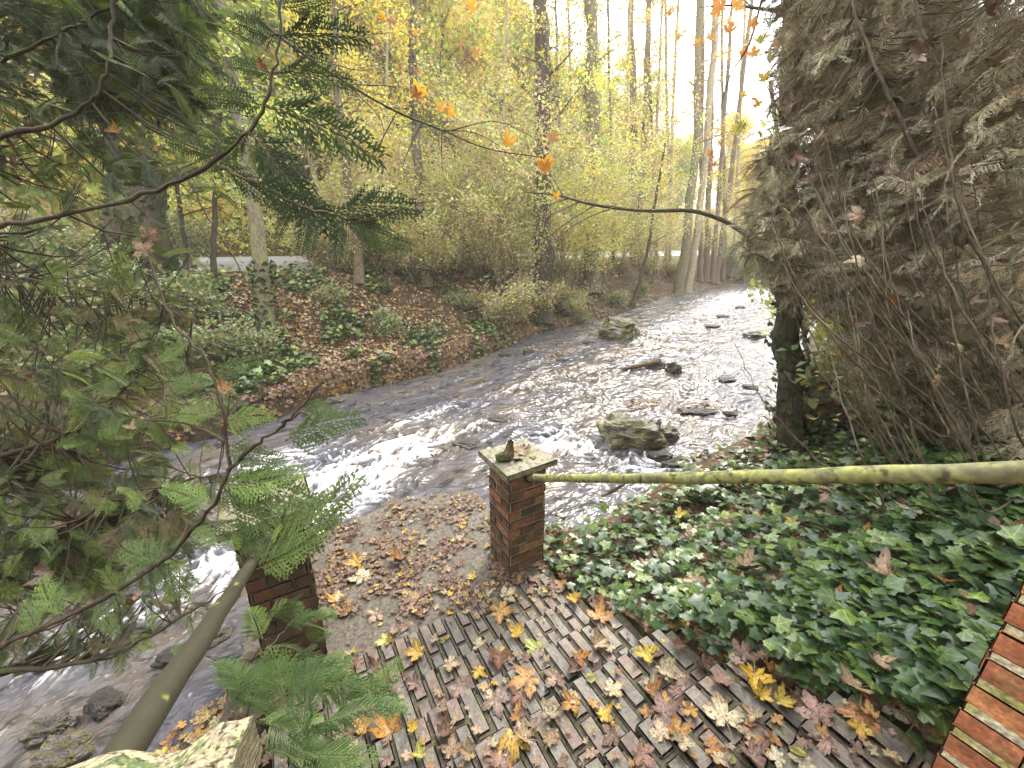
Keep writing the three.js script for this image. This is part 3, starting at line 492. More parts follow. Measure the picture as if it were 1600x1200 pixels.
// ───────────────────────── fallen leaves ─────────────────────────
reseed(41);
{
  const matCache = {};
  const leafMat = (k, v) => matCache[k + v] ??= (() => { const m = M.litter.clone(); m.color.copy(jitc(LIT[k][v % LIT[k].length], 0.05)); return m; })();
  const WORD = { yellow: 'yellow maple leaf', orange: 'orange maple leaf', tan: 'dry tan maple leaf', brown: 'dark brown maple leaf', cream: 'pale cream maple leaf', green: 'greenish yellow leaf', pink: 'pinkish brown maple leaf' };
  const drop = (x, d, y, size, kind, where, geo, tilt = 0.2) => {
    const m = mesh(numbered('fallen_leaf'), geo, leafMat(kind, Math.floor(R() * 3)), scene);
    m.position.set(x, y + 0.006 + size * 0.05, -d); m.rotation.set(rr(-tilt, tilt), rr(0, 6.28), rr(-tilt, tilt), 'YXZ'); m.scale.setScalar(size);
    tag(m, `${WORD[kind]} lying ${where}`, 'leaf', `${kind} leaves lying ${where}`);
  };
  const big = [[803, 1155, 'yellow', 62], [842, 1018, 'green', 58], [828, 1062, 'orange', 66], [612, 1150, 'orange', 64], [716, 1078, 'pink', 48], [773, 1092, 'pink', 52], [778, 958, 'orange', 46], [640, 936, 'tan', 40], [567, 906, 'cream', 50], [481, 1032, 'tan', 74], [655, 1022, 'yellow', 40], [936, 968, 'orange', 48], [940, 1120, 'yellow', 36], [1007, 1022, 'yellow', 44], [1014, 1084, 'orange', 40], [1132, 1128, 'cream', 74], [1217, 1100, 'yellow', 40], [1122, 1005, 'cream', 40], [1106, 1016, 'tan', 46], [896, 1100, 'orange', 40], [857, 1124, 'cream', 42], [955, 1082, 'cream', 42], [1003, 975, 'tan', 44], [1062, 1152, 'orange', 46], [1000, 1178, 'brown', 50], [1110, 1172, 'orange', 50], [916, 908, 'tan', 34], [880, 916, 'orange', 30], [790, 934, 'cream', 36], [745, 1010, 'cream', 34], [700, 1040, 'tan', 36], [870, 1060, 'brown', 46], [960, 1150, 'brown', 44], [1180, 1170, 'orange', 60], [540, 1190, 'tan', 60], [570, 1120, 'brown', 50], [690, 1150, 'brown', 40], [735, 1180, 'tan', 36], [660, 1180, 'green', 30], [1255, 1190, 'cream', 50], [1060, 975, 'green', 36], [900, 1030, 'orange', 40], [930, 1010, 'tan', 40], [780, 1030, 'brown', 46], [605, 1005, 'green', 34], [625, 880, 'orange', 34], [560, 880, 'yellow', 36], [530, 940, 'yellow', 36], [590, 960, 'tan', 34]];
  let n = 0;
  for (const [px, py, kind, w] of big) { const h = hit(px, py, walkY); if (!h) continue; const st = inStairs(h.x, h.d); drop(h.x, h.d, h.y, w / FOCAL * h.z * 1.12, kind, st ? 'on the brick steps' : 'on the concrete landing', pick(maples)); n++; }
  const kinds = ['yellow', 'orange', 'orange', 'tan', 'tan', 'brown', 'brown', 'brown', 'brown', 'cream', 'green', 'pink', 'pink'];
  while (n < 225) {
    const px = rr(485, 1420), py = rr(775, 1200), h = hit(px, py, walkY, 6); if (!h) continue; const st = inStairs(h.x, h.d), la = inPoly(LANDING, h.x, h.d); if (!st && !la) continue;
    if (st && R() < 0.74) continue;
    const k = pick(kinds), g = k === 'green' ? pick(ovals) : pick(maples), s = (k === 'green' ? rr(0.035, 0.06) : rr(0.055, 0.14)) * (st ? 1.1 : 0.9);
    drop(h.x, h.d, h.y, s, k, st ? 'on the brick steps' : 'on the concrete landing', g, 0.3); n++;
  }
  // leaves on the ivy, on the stone cap and on stones
  for (const [px, py, kind, w] of [[1160, 888, 'tan', 60], [1150, 900, 'yellow', 30], [1478, 910, 'orange', 44], [1440, 806, 'cream', 90], [1386, 898, 'tan', 70], [1322, 864, 'brown', 40], [1305, 934, 'orange', 36], [1535, 946, 'tan', 70], [1080, 838, 'tan', 40], [1060, 805, 'yellow', 30], [1085, 905, 'tan', 44], [1300, 770, 'tan', 50], [1410, 780, 'brown', 60], [1480, 770, 'tan', 60], [1350, 840, 'orange', 40], [1060, 870, 'yellow', 26], [1340, 1075, 'tan', 70], [1365, 1030, 'tan', 50], [1200, 840, 'tan', 44], [1560, 830, 'brown', 60], [1240, 815, 'yellow', 30]]) {
    const h = hit(px, py, (x, d) => walkY(x, d) + 0.13); if (!h) continue; drop(h.x, h.d, h.y - 0.01, w / FOCAL * h.z, kind, 'on the ground ivy', pick(maples), 0.45);
  }
  const capY = LAND_Y - 0.06 + 12 * PCH + 0.042;
  for (const [ds, dw, kind, s] of [[-0.02, 0.03, 'tan', 0.13], [-0.05, -0.02, 'tan', 0.12], [0.02, 0.09, 'brown', 0.08], [0.06, 0.1, 'brown', 0.07], [-0.08, 0.1, 'green', 0.06], [-0.1, 0.06, 'green', 0.07], [0.05, 0.02, 'orange', 0.08], [0.1, 0.06, 'brown', 0.06]]) { const [x, d] = xdOf(sOf(...midC) + ds, wOf(...midC) + dw); drop(x, d, capY, s, kind, 'on the stone pillar cap', pick(kind === 'green' ? ovals : maples), 0.3); }
}
{ // small dark stump of wood standing on the pillar cap
  const capY = LAND_Y - 0.06 + 12 * PCH + 0.043, [x, d] = xdOf(sOf(...midC) - 0.03, wOf(...midC) - 0.10);
  const t = thing('wood_stump', 'dark knobbly piece of driftwood on the stone pillar cap', 'driftwood', [x, capY, -d]);
  mesh('lying_piece', new MB().tube([V3(-0.075, 0.03, 0.02), V3(-0.03, 0.036, 0.012), V3(0.02, 0.035, 0)], [0.022, 0.032, 0.03], 9, 0.35).geo(), M.barkDark, t);
  mesh('upright_piece', new MB().tube([V3(0.0, 0.02, 0), V3(0.015, 0.05, -0.005), V3(0.022, 0.085, -0.01), V3(0.024, 0.11, -0.012), V3(0.028, 0.135, -0.012), V3(0.028, 0.15, -0.01)], [0.04, 0.038, 0.028, 0.02, 0.022, 0.006], 9, 0.35).geo(), M.barkRed, t);
}
// ───────────────────────── rocks in the stream ─────────────────────────
function rockGeo(seed, moss, dark) {
  const g = new THREE.IcosahedronGeometry(1, 9), p = g.attributes.position, c = [];
  for (let i = 0; i < p.count; i++) {
    let x = p.getX(i), y = p.getY(i), z = p.getZ(i);
    const k = 1 + 0.28 * n3(x * 0.9 + seed, y * 0.9, z * 0.9) + 0.12 * n3(x * 2.3, y * 2.3 + seed, z * 2.3) + 0.05 * n3(x * 6, y * 6, z * 6 + seed);
    const f = (v) => Math.sign(v) * Math.pow(Math.abs(v), 0.8); p.setXYZ(i, f(x) * k, f(y) * k, f(z) * k);
    const m = ss(0.05, 0.45, n3(x * 1.7 + seed, y * 1.7, z * 1.7) + moss + 0.3 * n3(x * 7, y * 7, z * 7)), base = dark ? [0.065, 0.058, 0.052] : [0.16, 0.14, 0.12], v = 0.85 + 0.3 * n3(x * 5 + 3, y * 5, z * 5);
    c.push(...mixc(base, [0.145, 0.15, 0.035], m * (moss > -0.5 ? 0.9 : 0)).map((q) => q * v));
  }
  g.setAttribute('color', new THREE.Float32BufferAttribute(c, 3)); g.computeVertexNormals();
  const uv = g.attributes.uv; for (let i = 0; i < uv.count; i++) uv.setXY(i, uv.getX(i) * 3, uv.getY(i) * 2);
  return g;
}
reseed(51);
{
  const rocks = [[984, 690, 88, 0.9, 0.66, 0.3, 0, 'large mossy rock with a maple leaf on it, in the stream beside the rail'], [1044, 684, 36, 1, 0.7, -0.1, 0, 'small grey rock touching the large mossy rock'], [1030, 715, 36, 0.7, 0.4, -0.9, 1, 'wet dark rock in the white water below the mossy rock'],
    [965, 530, 62, 0.9, 0.72, 0.5, 0, 'pale green mossy boulder standing by the leafy far bank'], [1052, 582, 24, 1, 0.95, -0.9, 1, 'round black rock sticking out of the water beside a snag'], [1022, 574, 32, 1, 0.5, -0.9, 1, 'flat dark rock lodged against the snag'],
    [1090, 645, 60, 0.5, 0.16, -0.9, 1, 'long low rock with brown leaves caught along it'], [1140, 648, 22, 0.7, 0.35, -0.9, 1, 'small dark rock at the end of the leaf-caught rock'], [1178, 530, 34, 0.8, 0.35, -0.4, 1, 'dark rock with debris beside the ivy-clad trunk'], [1112, 515, 22, 0.8, 0.25, -0.9, 1, 'thin dark rock just breaking the surface midstream'], [1128, 500, 20, 0.8, 0.25, -0.9, 1, 'small dark rock pair upstream of the thin rock'], [1155, 487, 18, 0.8, 0.3, -0.9, 1, 'small dark rock far upstream in the pale water'],
    [1135, 596, 26, 0.8, 0.25, -0.9, 1, 'low black rock behind the short rapid'], [1172, 608, 26, 0.8, 0.3, -0.9, 1, 'black rock at the water edge under yellow leaves'], [730, 692, 44, 0.9, 0.22, -0.9, 1, 'broad smooth dark rock awash behind the leaf-topped pillar'], [780, 655, 34, 0.8, 0.16, -0.9, 1, 'submerged dark rock breaking the riffle'], [790, 552, 22, 0.8, 0.35, -0.9, 1, 'dark rock close to the far bank'], [878, 566, 18, 0.8, 0.3, -0.9, 1, 'small flat rock below the leaf clot'], [915, 540, 12, 0.8, 0.4, -0.9, 1, 'tiny black rock near the pale green boulder'], [825, 552, 16, 0.8, 0.5, -0.9, 1, 'small brown-topped rock near the far bank'], [520, 606, 26, 0.8, 0.4, -0.3, 0, 'low grey rock at the foot of the far bank'], [1055, 726, 46, 0.5, 0.3, -0.9, 1, 'leaf-covered rock at the near shore behind the rail'], [1110, 722, 40, 0.6, 0.3, -0.9, 1, 'brown rock heaped with wet leaves behind the rail'],
    [880, 850, 40, 0.8, 0.8, 0.1, 0, 'pointed mossy stone at the foot of the leaf-topped pillar'], [930, 848, 52, 0.8, 0.5, 0.0, 0, 'grey angular stone in the ivy beside the pillar'], [985, 800, 40, 0.8, 0.5, 0.25, 0, 'mossy stone on the near shore under the bare stick'],
    [90, 1160, 80, 0.8, 0.5, 0.1, 0, 'mossy grey boulder on the shore below the dark rail'], [60, 1110, 60, 0.8, 0.5, -0.3, 0, 'grey boulder half in the water below the dark rail'], [150, 1075, 60, 0.8, 0.4, -0.5, 1, 'wet stone on the shore beside the dark rail'], [260, 1010, 50, 0.8, 0.4, -0.5, 1, 'dark stone in the rapid behind the dark rail'], [330, 980, 44, 0.8, 0.4, -0.2, 0, 'shore stone behind the half-hidden pillar'], [40, 990, 60, 0.8, 0.35, -0.7, 1, 'wide wet rock in the rapid seen through the conifer'], [190, 960, 50, 0.8, 0.3, -0.8, 1, 'low wet rock in the rapid under the conifer']];
  rocks.forEach(([px, py, w, dp, hh, moss, dark, label], i) => {
    const [wx, wd] = waterHit(px, py, 0), land = landY(wx, wd) > 0.02, h = land ? hit(px, py) : null, x = h ? h.x : wx, d = h ? h.d : wd, z = d * CT + (CAM_Y) * ST, s = w / FOCAL * z / 2, y = h ? h.y : level(x, d);
    const m = mesh(numbered('rock'), rockGeo(i * 3.7 + 1, moss, dark), M.rock, scene); m.position.set(x, y + s * hh * 0.3, -d); m.scale.set(s * 0.95, s * hh, s * dp * 0.8); m.rotation.y = rr(-0.5, 0.5);
    tag(m, label, 'rock', 'rocks in and beside the stream');
  });
  const lm = M.litter.clone(); lm.color.copy(colour(0.40, 0.27, 0.2)); const [lx, ld] = waterHit(955, 678);
  const wet = []; for (let k = 0; k < 420; k++) { const [px, py, sx, sy] = pick([[1090, 640, 55, 7], [1080, 722, 75, 8], [1000, 527, 25, 5], [1180, 525, 28, 5], [870, 560, 12, 5], [826, 549, 10, 4], [1075, 487, 14, 3], [660, 702, 120, 40], [700, 590, 100, 20], [1000, 635, 30, 10]]); const big = sx > 90; if (big && R() < 0.7) continue; const [x, d] = waterHit(px + gauss() * sx, py + gauss() * sy); wet.push({ m: pose(P(x, d, level(x, d) + (big ? 0.01 : rr(0.02, 0.09))), rr(0.07, 0.12), rr(-0.6, 0.6), rr(0, 6.3), rr(-0.6, 0.6)), c: litCol(pick(['brown', 'brown', 'orange', 'tan'])) }); }
  const wl = instanced('wet_leaves', mapleLo[0], M.litter, wet, scene); tag(wl, 'wet brown leaves caught on the rocks and drifting in the stream', 'leaves');
  const leaf = mesh(numbered('fallen_leaf'), maples[0], lm, scene); leaf.position.set(lx, 0.2, -ld); leaf.scale.setScalar(0.2); leaf.rotation.set(0.7, 1, 0.2); tag(leaf, 'pink-brown maple leaf stuck on the large mossy rock', 'leaf');
}
{ // snag, stick and driftwood
  const a = (px, py, y) => { const [x, d] = waterHit(px, py, y); return P(x, d, y); };
  const snag = thing('snag', 'short broken branch lying across dark rocks in midstream', 'branch'); mesh('wood', new MB().tube([a(968, 577, 0.05), a(990, 573, 0.1), a(1015, 567, 0.16), a(1030, 563, 0.18)], [0.03, 0.05, 0.06, 0.05], 8, 0.3).geo(), M.barkRed, snag);
  const st = thing('bare_stick', 'long bare stick leaning from the shore over the water', 'stick'); const b = (px, py, z) => atDepth(px, py, z); mesh('wood', new MB().tube(spline([b(1000, 815, 4.2), b(1060, 770, 4.3), b(1120, 730, 4.5), b(1165, 700, 4.7), b(1205, 682, 4.9)], 10), Array(11).fill(0).map((_, i) => 0.025 - i * 0.001), 6, 0.2).geo(), M.barkPale, st);
  const dr = thing('hanging_bark', 'curled dark strip of bark hanging above the water under the rail', 'bark'); mesh('strip', new MB().tube([b(940, 776, 3.6), b(955, 768, 3.6), b(976, 756, 3.6)], [0.008, 0.02, 0.012], 5, 0.2).geo(), M.barkDark, dr);
}

// ───────────────────────── ground ivy beside the stairs ─────────────────────────
reseed(61);
const IVYC = [[0.074, 0.142, 0.038], [0.056, 0.112, 0.040], [0.098, 0.170, 0.045], [0.140, 0.210, 0.055], [0.060, 0.110, 0.052]];
const ivyOK = (x, d) => { const w = wOf(x, d), n = dNear(x, d); return n > 0.12 && w > W1 + 0.02 && !inPoly(LANDING, x, d); };
{
  const t = thing('ground_ivy', 'patch of dark glossy ivy covering the slope beside the brick steps', 'ivy');
  const all = [];
  for (let k = 0; k < 9900; k++) {
    const near = k < 6600, px = near ? rr(850, 1720) : rr(1000, 1700), py = near ? rr(735, 1180) : rr(640, 800), h = hit(px, py, landY, 9); if (!h || !ivyOK(h.x, h.d)) continue;
    const gap = fbm(h.x * 2.4, h.d * 2.4, 3); if (gap < -0.3 || (h.z > 3.4 && gap < -0.08)) continue;
    const lift = rr(0.02, 0.15) * (0.6 + clamp(gap + 0.4)); all.push({ h, lift, x: h.x + rr(-0.05, 0.05), d: h.d + rr(-0.05, 0.05) });
  }
  all.sort((a, b) => a.h.z - b.h.z);
  const mats = IVYC.map((c) => { const m = M.ivy.clone(); m.color.copy(colour(...c)); return m; }), rest = [[], [], []];
  const young = M.ivy.clone(); young.color.copy(colour(0.20, 0.30, 0.07));
  all.forEach((e, i) => {
    const y = e.h.y + e.lift, s = 0.05 + 0.06 * R() * Math.sqrt(R()), rx = rr(-0.15, 0.75), ry = rr(-2.2, 2.2), rz = rr(-0.45, 0.45);
    if (i < 290) { const m = mesh('leaf', pick(ivies), R() < 0.06 ? young : pick(mats), t); m.position.set(e.x, y, -e.d); m.scale.setScalar(s); m.rotation.set(rx, ry + Math.PI, rz, 'YXZ'); }
    else rest[i % 3].push({ m: pose(P(e.x, e.d, y), s, rx, ry + Math.PI, rz), c: R() < 0.07 ? jitc([0.2, 0.28, 0.06]) : jitc(pick(IVYC), 0.25) });
  });
  rest.forEach((l, k) => instanced('foliage', ivies[k], M.ivy, l, t));
  const stems = new MB(); for (let k = 0; k < 160; k++) { const e = pick(all), p = P(e.x, e.d, e.h.y + 0.02), q = []; let a = rr(0, 6.28); for (let j = 0; j < 6; j++) { q.push(p.clone()); a += rr(-0.5, 0.5); p.x += Math.cos(a) * 0.06; p.z += Math.sin(a) * 0.06; p.y = landY(p.x, -p.z) + rr(0.02, 0.08); } stems.tube(q, q.map(() => 0.0022), 4); }
  mesh('vines', stems.geo(), M.twigPale, t);
}


// ───────────────────────── conifers ─────────────────────────
function skeleton(limbs, mb) {                                           // limbs: [{pts: Vector3[], r0, r1}] drawn as tubes, nodes collected
  const nodes = []; for (const l of limbs) { const n = Math.max(10, l.pts.length * 5), q = spline(l.pts, n); const k0 = l.pts[0].x * 7 + l.pts[0].y * 3; q.forEach((p, i) => { if (i && i < n) { const e = 0.004 + 0.35 * l.r0; p.x += e * n2(i * 0.55, k0); p.y += e * n2(i * 0.55 + 30, k0); } }); mb.tube(q, q.map((_, i) => lerp(l.r0, l.r1, Math.pow(i / n, 0.7)) * (1 + 0.22 * n2(i * 0.9, k0 + 5))), 7, 0.3, 1); q.forEach((p, i) => nodes.push({ p, r: lerp(l.r0, l.r1, i / n) })); } return nodes;
}
function fillSprays(nodes, targets, mb, opt) {                            // grows a twig from the nearest wood to every target and hangs fronds on it
  const lists = opt.geos.map(() => []), fixed = nodes.slice();
  for (const T of targets) {
    let best = null, q = 1e9; for (const n of nodes) { const e = n.p.distanceToSquared(T.p) + (n.p.y > T.p.y + 0.4 ? 0.3 : 0); if (e < q) { q = e; best = n; } }
    const L = Math.sqrt(q), from = best.p, mid = from.clone().lerp(T.p, 0.5).add(V3(rr(-0.08, 0.08) * L, opt.sag * L, rr(-0.08, 0.08) * L)), pts = spline([from, mid, T.p], L > 0.4 ? 6 : 3), r0 = Math.min(best.r * 0.6, 0.0035 + 0.006 * L);
    mb.tube(pts, pts.map((_, i) => lerp(r0, 0.0016, i / (pts.length - 1))), 4, 0, 1);
    for (let i = 1; i < pts.length; i++) if (nodes.length < 900) nodes.push({ p: pts[i], r: lerp(r0, 0.0016, i / (pts.length - 1)) });
    const dir = T.dir ?? T.p.clone().sub(mid).normalize(), yaw = Math.atan2(-dir.x, -dir.z), pitch = Math.asin(clamp(dir.y, -1, 1));
    const k = Math.floor(R() * opt.geos.length) % opt.geos.length, n = opt.per;
    for (let j = 0; j < n; j++) { const f = n === 1 ? 1 : (j + 1) / n, p = pts[Math.round(f * (pts.length - 1))], s = T.s * rr(0.75, 1.2); lists[(k + j) % lists.length].push({ m: pose(p, s, pitch * 0.7 + rr(-0.45, 0.35), yaw + (j === n - 1 ? 0 : (j % 2 ? 0.8 : -0.8)) + rr(-0.4, 0.4), rr(-0.9, 0.9)), c: T.c ?? opt.col() }); }
  }
  return lists;
}
reseed(71);
{ // living conifer reaching in over the left side
  const t = thing('green_conifer', 'living green conifer reaching its drooping scaly sprays over the dark rail', 'conifer');
  const a = atDepth, mb = new MB(), red = new MB();
  const T0 = P(-3.1, 0.9, 0.3);
  mesh('trunk', new MB().tube(spline([P(-3.1, 0.9, -0.2), P(-3.05, 0.95, 1.5), P(-3.0, 1.0, 3.2), P(-2.95, 1.1, 6.5)], 14), Array(15).fill(0).map((_, i) => 0.14 - i * 0.008), 10, 0.15).geo(), M.barkDark, t);
  const limbs = [
    { pts: [P(-3.0, 1.0, 2.3), a(-150, 390, 1.45), a(0, 356, 1.2), a(120, 330, 1.15), a(250, 295, 1.12), a(330, 255, 1.1), a(392, 200, 1.1), a(422, 140, 1.1), a(436, 60, 1.1), a(442, -30, 1.1)], r0: 0.0095, r1: 0.0028 },
    { pts: [P(-3.0, 1.0, 2.8), a(-120, 240, 1.5), a(0, 214, 1.3), a(80, 196, 1.3), a(140, 160, 1.3), a(166, 118, 1.3), a(175, 40, 1.35), a(180, -60, 1.4)], r0: 0.010, r1: 0.005 },
    { pts: [P(-2.98, 1.02, 3.2), a(-100, 140, 1.6), a(0, 96, 1.5), a(70, 62, 1.5), a(140, 28, 1.55), a(220, -10, 1.6)], r0: 0.009, r1: 0.004 },
    { pts: [a(345, 262, 1.1), a(400, 285, 1.1), a(460, 318, 1.08), a(520, 335, 1.06), a(570, 344, 1.05), a(630, 326, 1.05)], r0: 0.005, r1: 0.002 },
    { pts: [a(425, 55, 1.1), a(480, 55, 1.1), a(556, 58, 1.1)], r0: 0.003, r1: 0.0015 }, { pts: [a(428, 115, 1.1), a(480, 112, 1.1), a(530, 122, 1.1)], r0: 0.003, r1: 0.0015 }, { pts: [a(412, 165, 1.1), a(470, 185, 1.1), a(530, 205, 1.1), a(572, 238, 1.1)], r0: 0.003, r1: 0.0015 }, { pts: [a(385, 205, 1.1), a(440, 250, 1.1), a(495, 300, 1.1), a(510, 350, 1.1)], r0: 0.003, r1: 0.0015 },
    { pts: [P(-2.95, 1.0, 2.5), a(-60, 420, 2.0), a(60, 440, 1.9), a(150, 455, 1.8), a(230, 470, 1.75), a(300, 500, 1.7)], r0: 0.009, r1: 0.003 },
    { pts: [P(-3.05, 0.95, 1.7), a(-200, 760, 1.5), a(0, 712, 1.35), a(120, 672, 1.35), a(210, 596, 1.4), a(250, 540, 1.5)], r0: 0.013, r1: 0.003 },
    { pts: [P(-3.05, 0.95, 1.4), a(-200, 1090, 1.2), a(0, 1050, 1.15), a(150, 1030, 1.15), a(260, 978, 1.15), a(340, 930, 1.2), a(420, 880, 1.3)], r0: 0.01, r1: 0.002 },
    { pts: [P(-3.05, 0.95, 1.6), a(-200, 930, 1.6), a(0, 880, 1.4), a(140, 800, 1.3), a(260, 760, 1.3), a(340, 740, 1.3)], r0: 0.011, r1: 0.003 },
  ];
  const redLimbs = [
    { pts: [P(-3.05, 0.95, 1.5), a(-150, 1070, 1.15), a(0, 1010, 1.02), a(130, 950, 1.0), a(250, 880, 1.0), a(330, 790, 1.0), a(356, 740, 1.0), a(350, 650, 1.0), a(322, 565, 1.02), a(270, 500, 1.05), a(232, 400, 1.1)], r0: 0.007, r1: 0.0028 },
    { pts: [a(356, 735, 1.0), a(400, 695, 0.98), a(445, 662, 0.98), a(475, 628, 1.0), a(505, 596, 1.02)], r0: 0.005, r1: 0.0025 }, { pts: [a(352, 690, 1.0), a(300, 665, 1.0), a(225, 655, 1.02)], r0: 0.0045, r1: 0.002 },
    { pts: [a(440, 660, 0.98), a(475, 645, 0.97), a(494, 668, 0.97)], r0: 0.003, r1: 0.0015 },
    { pts: [a(300, 290, 1.1), a(325, 340, 1.1), a(355, 385, 1.1), a(380, 430, 1.1)], r0: 0.0025, r1: 0.0015 },
  ];
  const nodes = skeleton(limbs, mb).concat(skeleton(redLimbs, red)), tg = [];
  const GR = [[0.075, 0.115, 0.028], [0.11, 0.16, 0.035], [0.16, 0.225, 0.045], [0.22, 0.29, 0.06], [0.06, 0.09, 0.03]];
  const add = (px, py, z, s, dir) => tg.push({ p: a(px, py, z), s, dir });
  // the fringe against the light, frond by frond, backlit darkness put into their colour, each hanging from the arching twig
  const fringe = [[], []];
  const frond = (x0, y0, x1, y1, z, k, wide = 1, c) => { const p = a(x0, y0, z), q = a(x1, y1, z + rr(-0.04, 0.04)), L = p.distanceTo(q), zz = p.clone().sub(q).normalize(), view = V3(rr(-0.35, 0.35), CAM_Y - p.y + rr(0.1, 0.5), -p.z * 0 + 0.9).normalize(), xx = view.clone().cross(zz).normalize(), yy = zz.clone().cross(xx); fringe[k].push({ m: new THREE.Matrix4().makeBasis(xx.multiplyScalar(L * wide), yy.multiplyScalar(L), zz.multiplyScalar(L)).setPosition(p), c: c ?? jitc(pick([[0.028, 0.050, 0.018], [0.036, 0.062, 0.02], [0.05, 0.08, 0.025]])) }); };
  for (const [x0, y0, x1, y1, z, w] of [[436, 62, 566, 58, 1.1, 1], [430, 116, 545, 128, 1.1, 1], [412, 165, 588, 246, 1.1, 1], [390, 205, 520, 366, 1.1, 0.9], [352, 258, 440, 330, 1.1, 0.9], [400, 286, 530, 340, 1.08, 1], [520, 336, 650, 322, 1.06, 1.1], [540, 342, 640, 385, 1.06, 1], [500, 332, 480, 400, 1.06, 1], [530, 340, 520, 410, 1.06, 1], [560, 344, 600, 395, 1.06, 1], [440, 12, 525, -12, 1.1, 1], [434, 62, 360, 30, 1.1, 0.9], [428, 116, 352, 100, 1.1, 0.9], [412, 165, 300, 145, 1.12, 0.9], [392, 200, 318, 262, 1.1, 0.8], [460, 316, 430, 372, 1.08, 1], [480, 322, 462, 392, 1.08, 1], [345, 250, 250, 215, 1.12, 0.8], [250, 296, 215, 250, 1.12, 1], [255, 294, 300, 255, 1.12, 1], [95, 336, 120, 282, 1.15, 1], [180, 316, 165, 262, 1.15, 1]]) frond(x0, y0, x1, y1, z, R() < 0.5 ? 0 : 1, w);
  for (const [x0, y0, x1, y1, z] of [[330, 790, 250, 760, 1.0], [300, 825, 330, 850, 1.0], [340, 770, 420, 800, 1.0], [345, 760, 470, 735, 1.0], [352, 750, 480, 790, 1.02], [350, 700, 440, 715, 1.0], [260, 872, 180, 850, 1.0], [240, 880, 290, 930, 1.0], [150, 940, 180, 990, 1.0], [180, 925, 215, 870, 1.0], [470, 630, 530, 650, 1.0], [420, 880, 520, 800, 1.25], [400, 890, 500, 830, 1.25], [430, 870, 550, 745, 1.3], [445, 690, 560, 650, 1.1], [200, 930, 160, 890, 1], [100, 960, 60, 900, 1.0], [60, 985, 30, 940, 1.02], [330, 600, 260, 590, 1.02], [345, 640, 270, 640, 1.0], [300, 530, 240, 560, 1.05], [360, 800, 470, 826, 1.3], [390, 812, 500, 800, 1.32], [370, 830, 440, 868, 1.3], [330, 815, 400, 850, 1.25], [440, 800, 520, 770, 1.3], [335, 590, 400, 560, 1.02], [352, 660, 420, 650, 1.0]]) frond(x0, y0, x1, y1, z, R() < 0.5 ? 0 : 1, 1.1, jitc(pick([[0.10, 0.15, 0.04], [0.15, 0.22, 0.055], [0.08, 0.12, 0.035]])));
  const zone = (n, x0, x1, y0, y1, z0, z1, s0, s1, keep = () => true, cols = null) => { let k = 0, guard = 0; while (k < n && guard++ < n * 20) { const px = rr(x0, x1), py = rr(y0, y1); if (!keep(px, py)) continue; const z = rr(z0, z1), d = V3(rr(0.1, 1), rr(-0.7, 0.15), rr(-0.6, 0.6)).normalize(); add(px, py, z, rr(s0, s1) * 0.72 * Math.sqrt(z / 1.4), d); if (cols) tg[tg.length - 1].c = jitc(pick(cols), 0.25); k++; } };
  zone(460, -80, 310, -60, 165, 1.4, 3.0, 0.14, 0.22, (x, y) => R() < (x > 90 && x < 295 ? 1 : 0.25), [[0.045, 0.07, 0.022], [0.06, 0.09, 0.026], [0.035, 0.055, 0.022], [0.09, 0.13, 0.03]]);  // darker colours in this zone put inner-crown shade into the sprays
  zone(150, -80, 330, 130, 400, 1.4, 2.6, 0.09, 0.16, (x, y) => n2(x * 0.013, y * 0.013) > 0.0);
  zone(50, 250, 400, 0, 260, 1.4, 2.3, 0.08, 0.13, (x, y) => n2(x * 0.012 + 4, y * 0.012) > 0.1);
  zone(210, -80, 240, 540, 900, 1.3, 2.4, 0.09, 0.17, (x, y) => n2(x * 0.01 + 8, y * 0.01) > -0.1);
  zone(70, 150, 360, 600, 860, 1.2, 1.8, 0.07, 0.13, (x, y) => n2(x * 0.012 + 2, y * 0.012) > 0.0);
  zone(14, 340, 470, 740, 840, 1.2, 1.5, 0.07, 0.11);
  zone(150, -60, 330, 560, 860, 1.15, 2.2, 0.07, 0.15, (x, y) => x < 390 - (y - 560) * 0.25, [[0.06, 0.095, 0.026], [0.10, 0.15, 0.035], [0.15, 0.21, 0.05], [0.13, 0.11, 0.05], [0.045, 0.07, 0.025]]);
  zone(80, -60, 260, 430, 600, 1.3, 2.4, 0.07, 0.14, (x, y) => R() < 0.8, [[0.09, 0.13, 0.03], [0.15, 0.20, 0.045], [0.14, 0.12, 0.05]]);
  zone(190, -60, 340, 740, 1010, 1.1, 1.9, 0.06, 0.12, (x, y) => x < 380 - (y - 740) * 0.75, [[0.06, 0.095, 0.026], [0.10, 0.15, 0.035], [0.14, 0.20, 0.045], [0.15, 0.12, 0.06], [0.045, 0.07, 0.025]]);
  zone(36, 0, 300, 860, 1020, 1.1, 1.5, 0.07, 0.12, (x, y) => y < 1060 - x * 0.25);
  for (let k = 0; k < 90; k++) { const y = rr(4.4, 8), r = rr(0.3, 1.9) * (1.25 - (y - 3) / 8), an = rr(0, 6.28); tg.push({ p: V3(-3.0 + r * Math.cos(an), y, -1.05 + r * Math.sin(an)), s: rr(0.3, 0.5), dir: V3(Math.cos(an), -0.3, Math.sin(an)).normalize() }); }  // unseen upper crown, added to shade the left foreground
  const lists = fillSprays(nodes, tg, mb, { geos: sprays, per: 2, sag: -0.12, col: () => jitc(pick(GR), 0.25) });
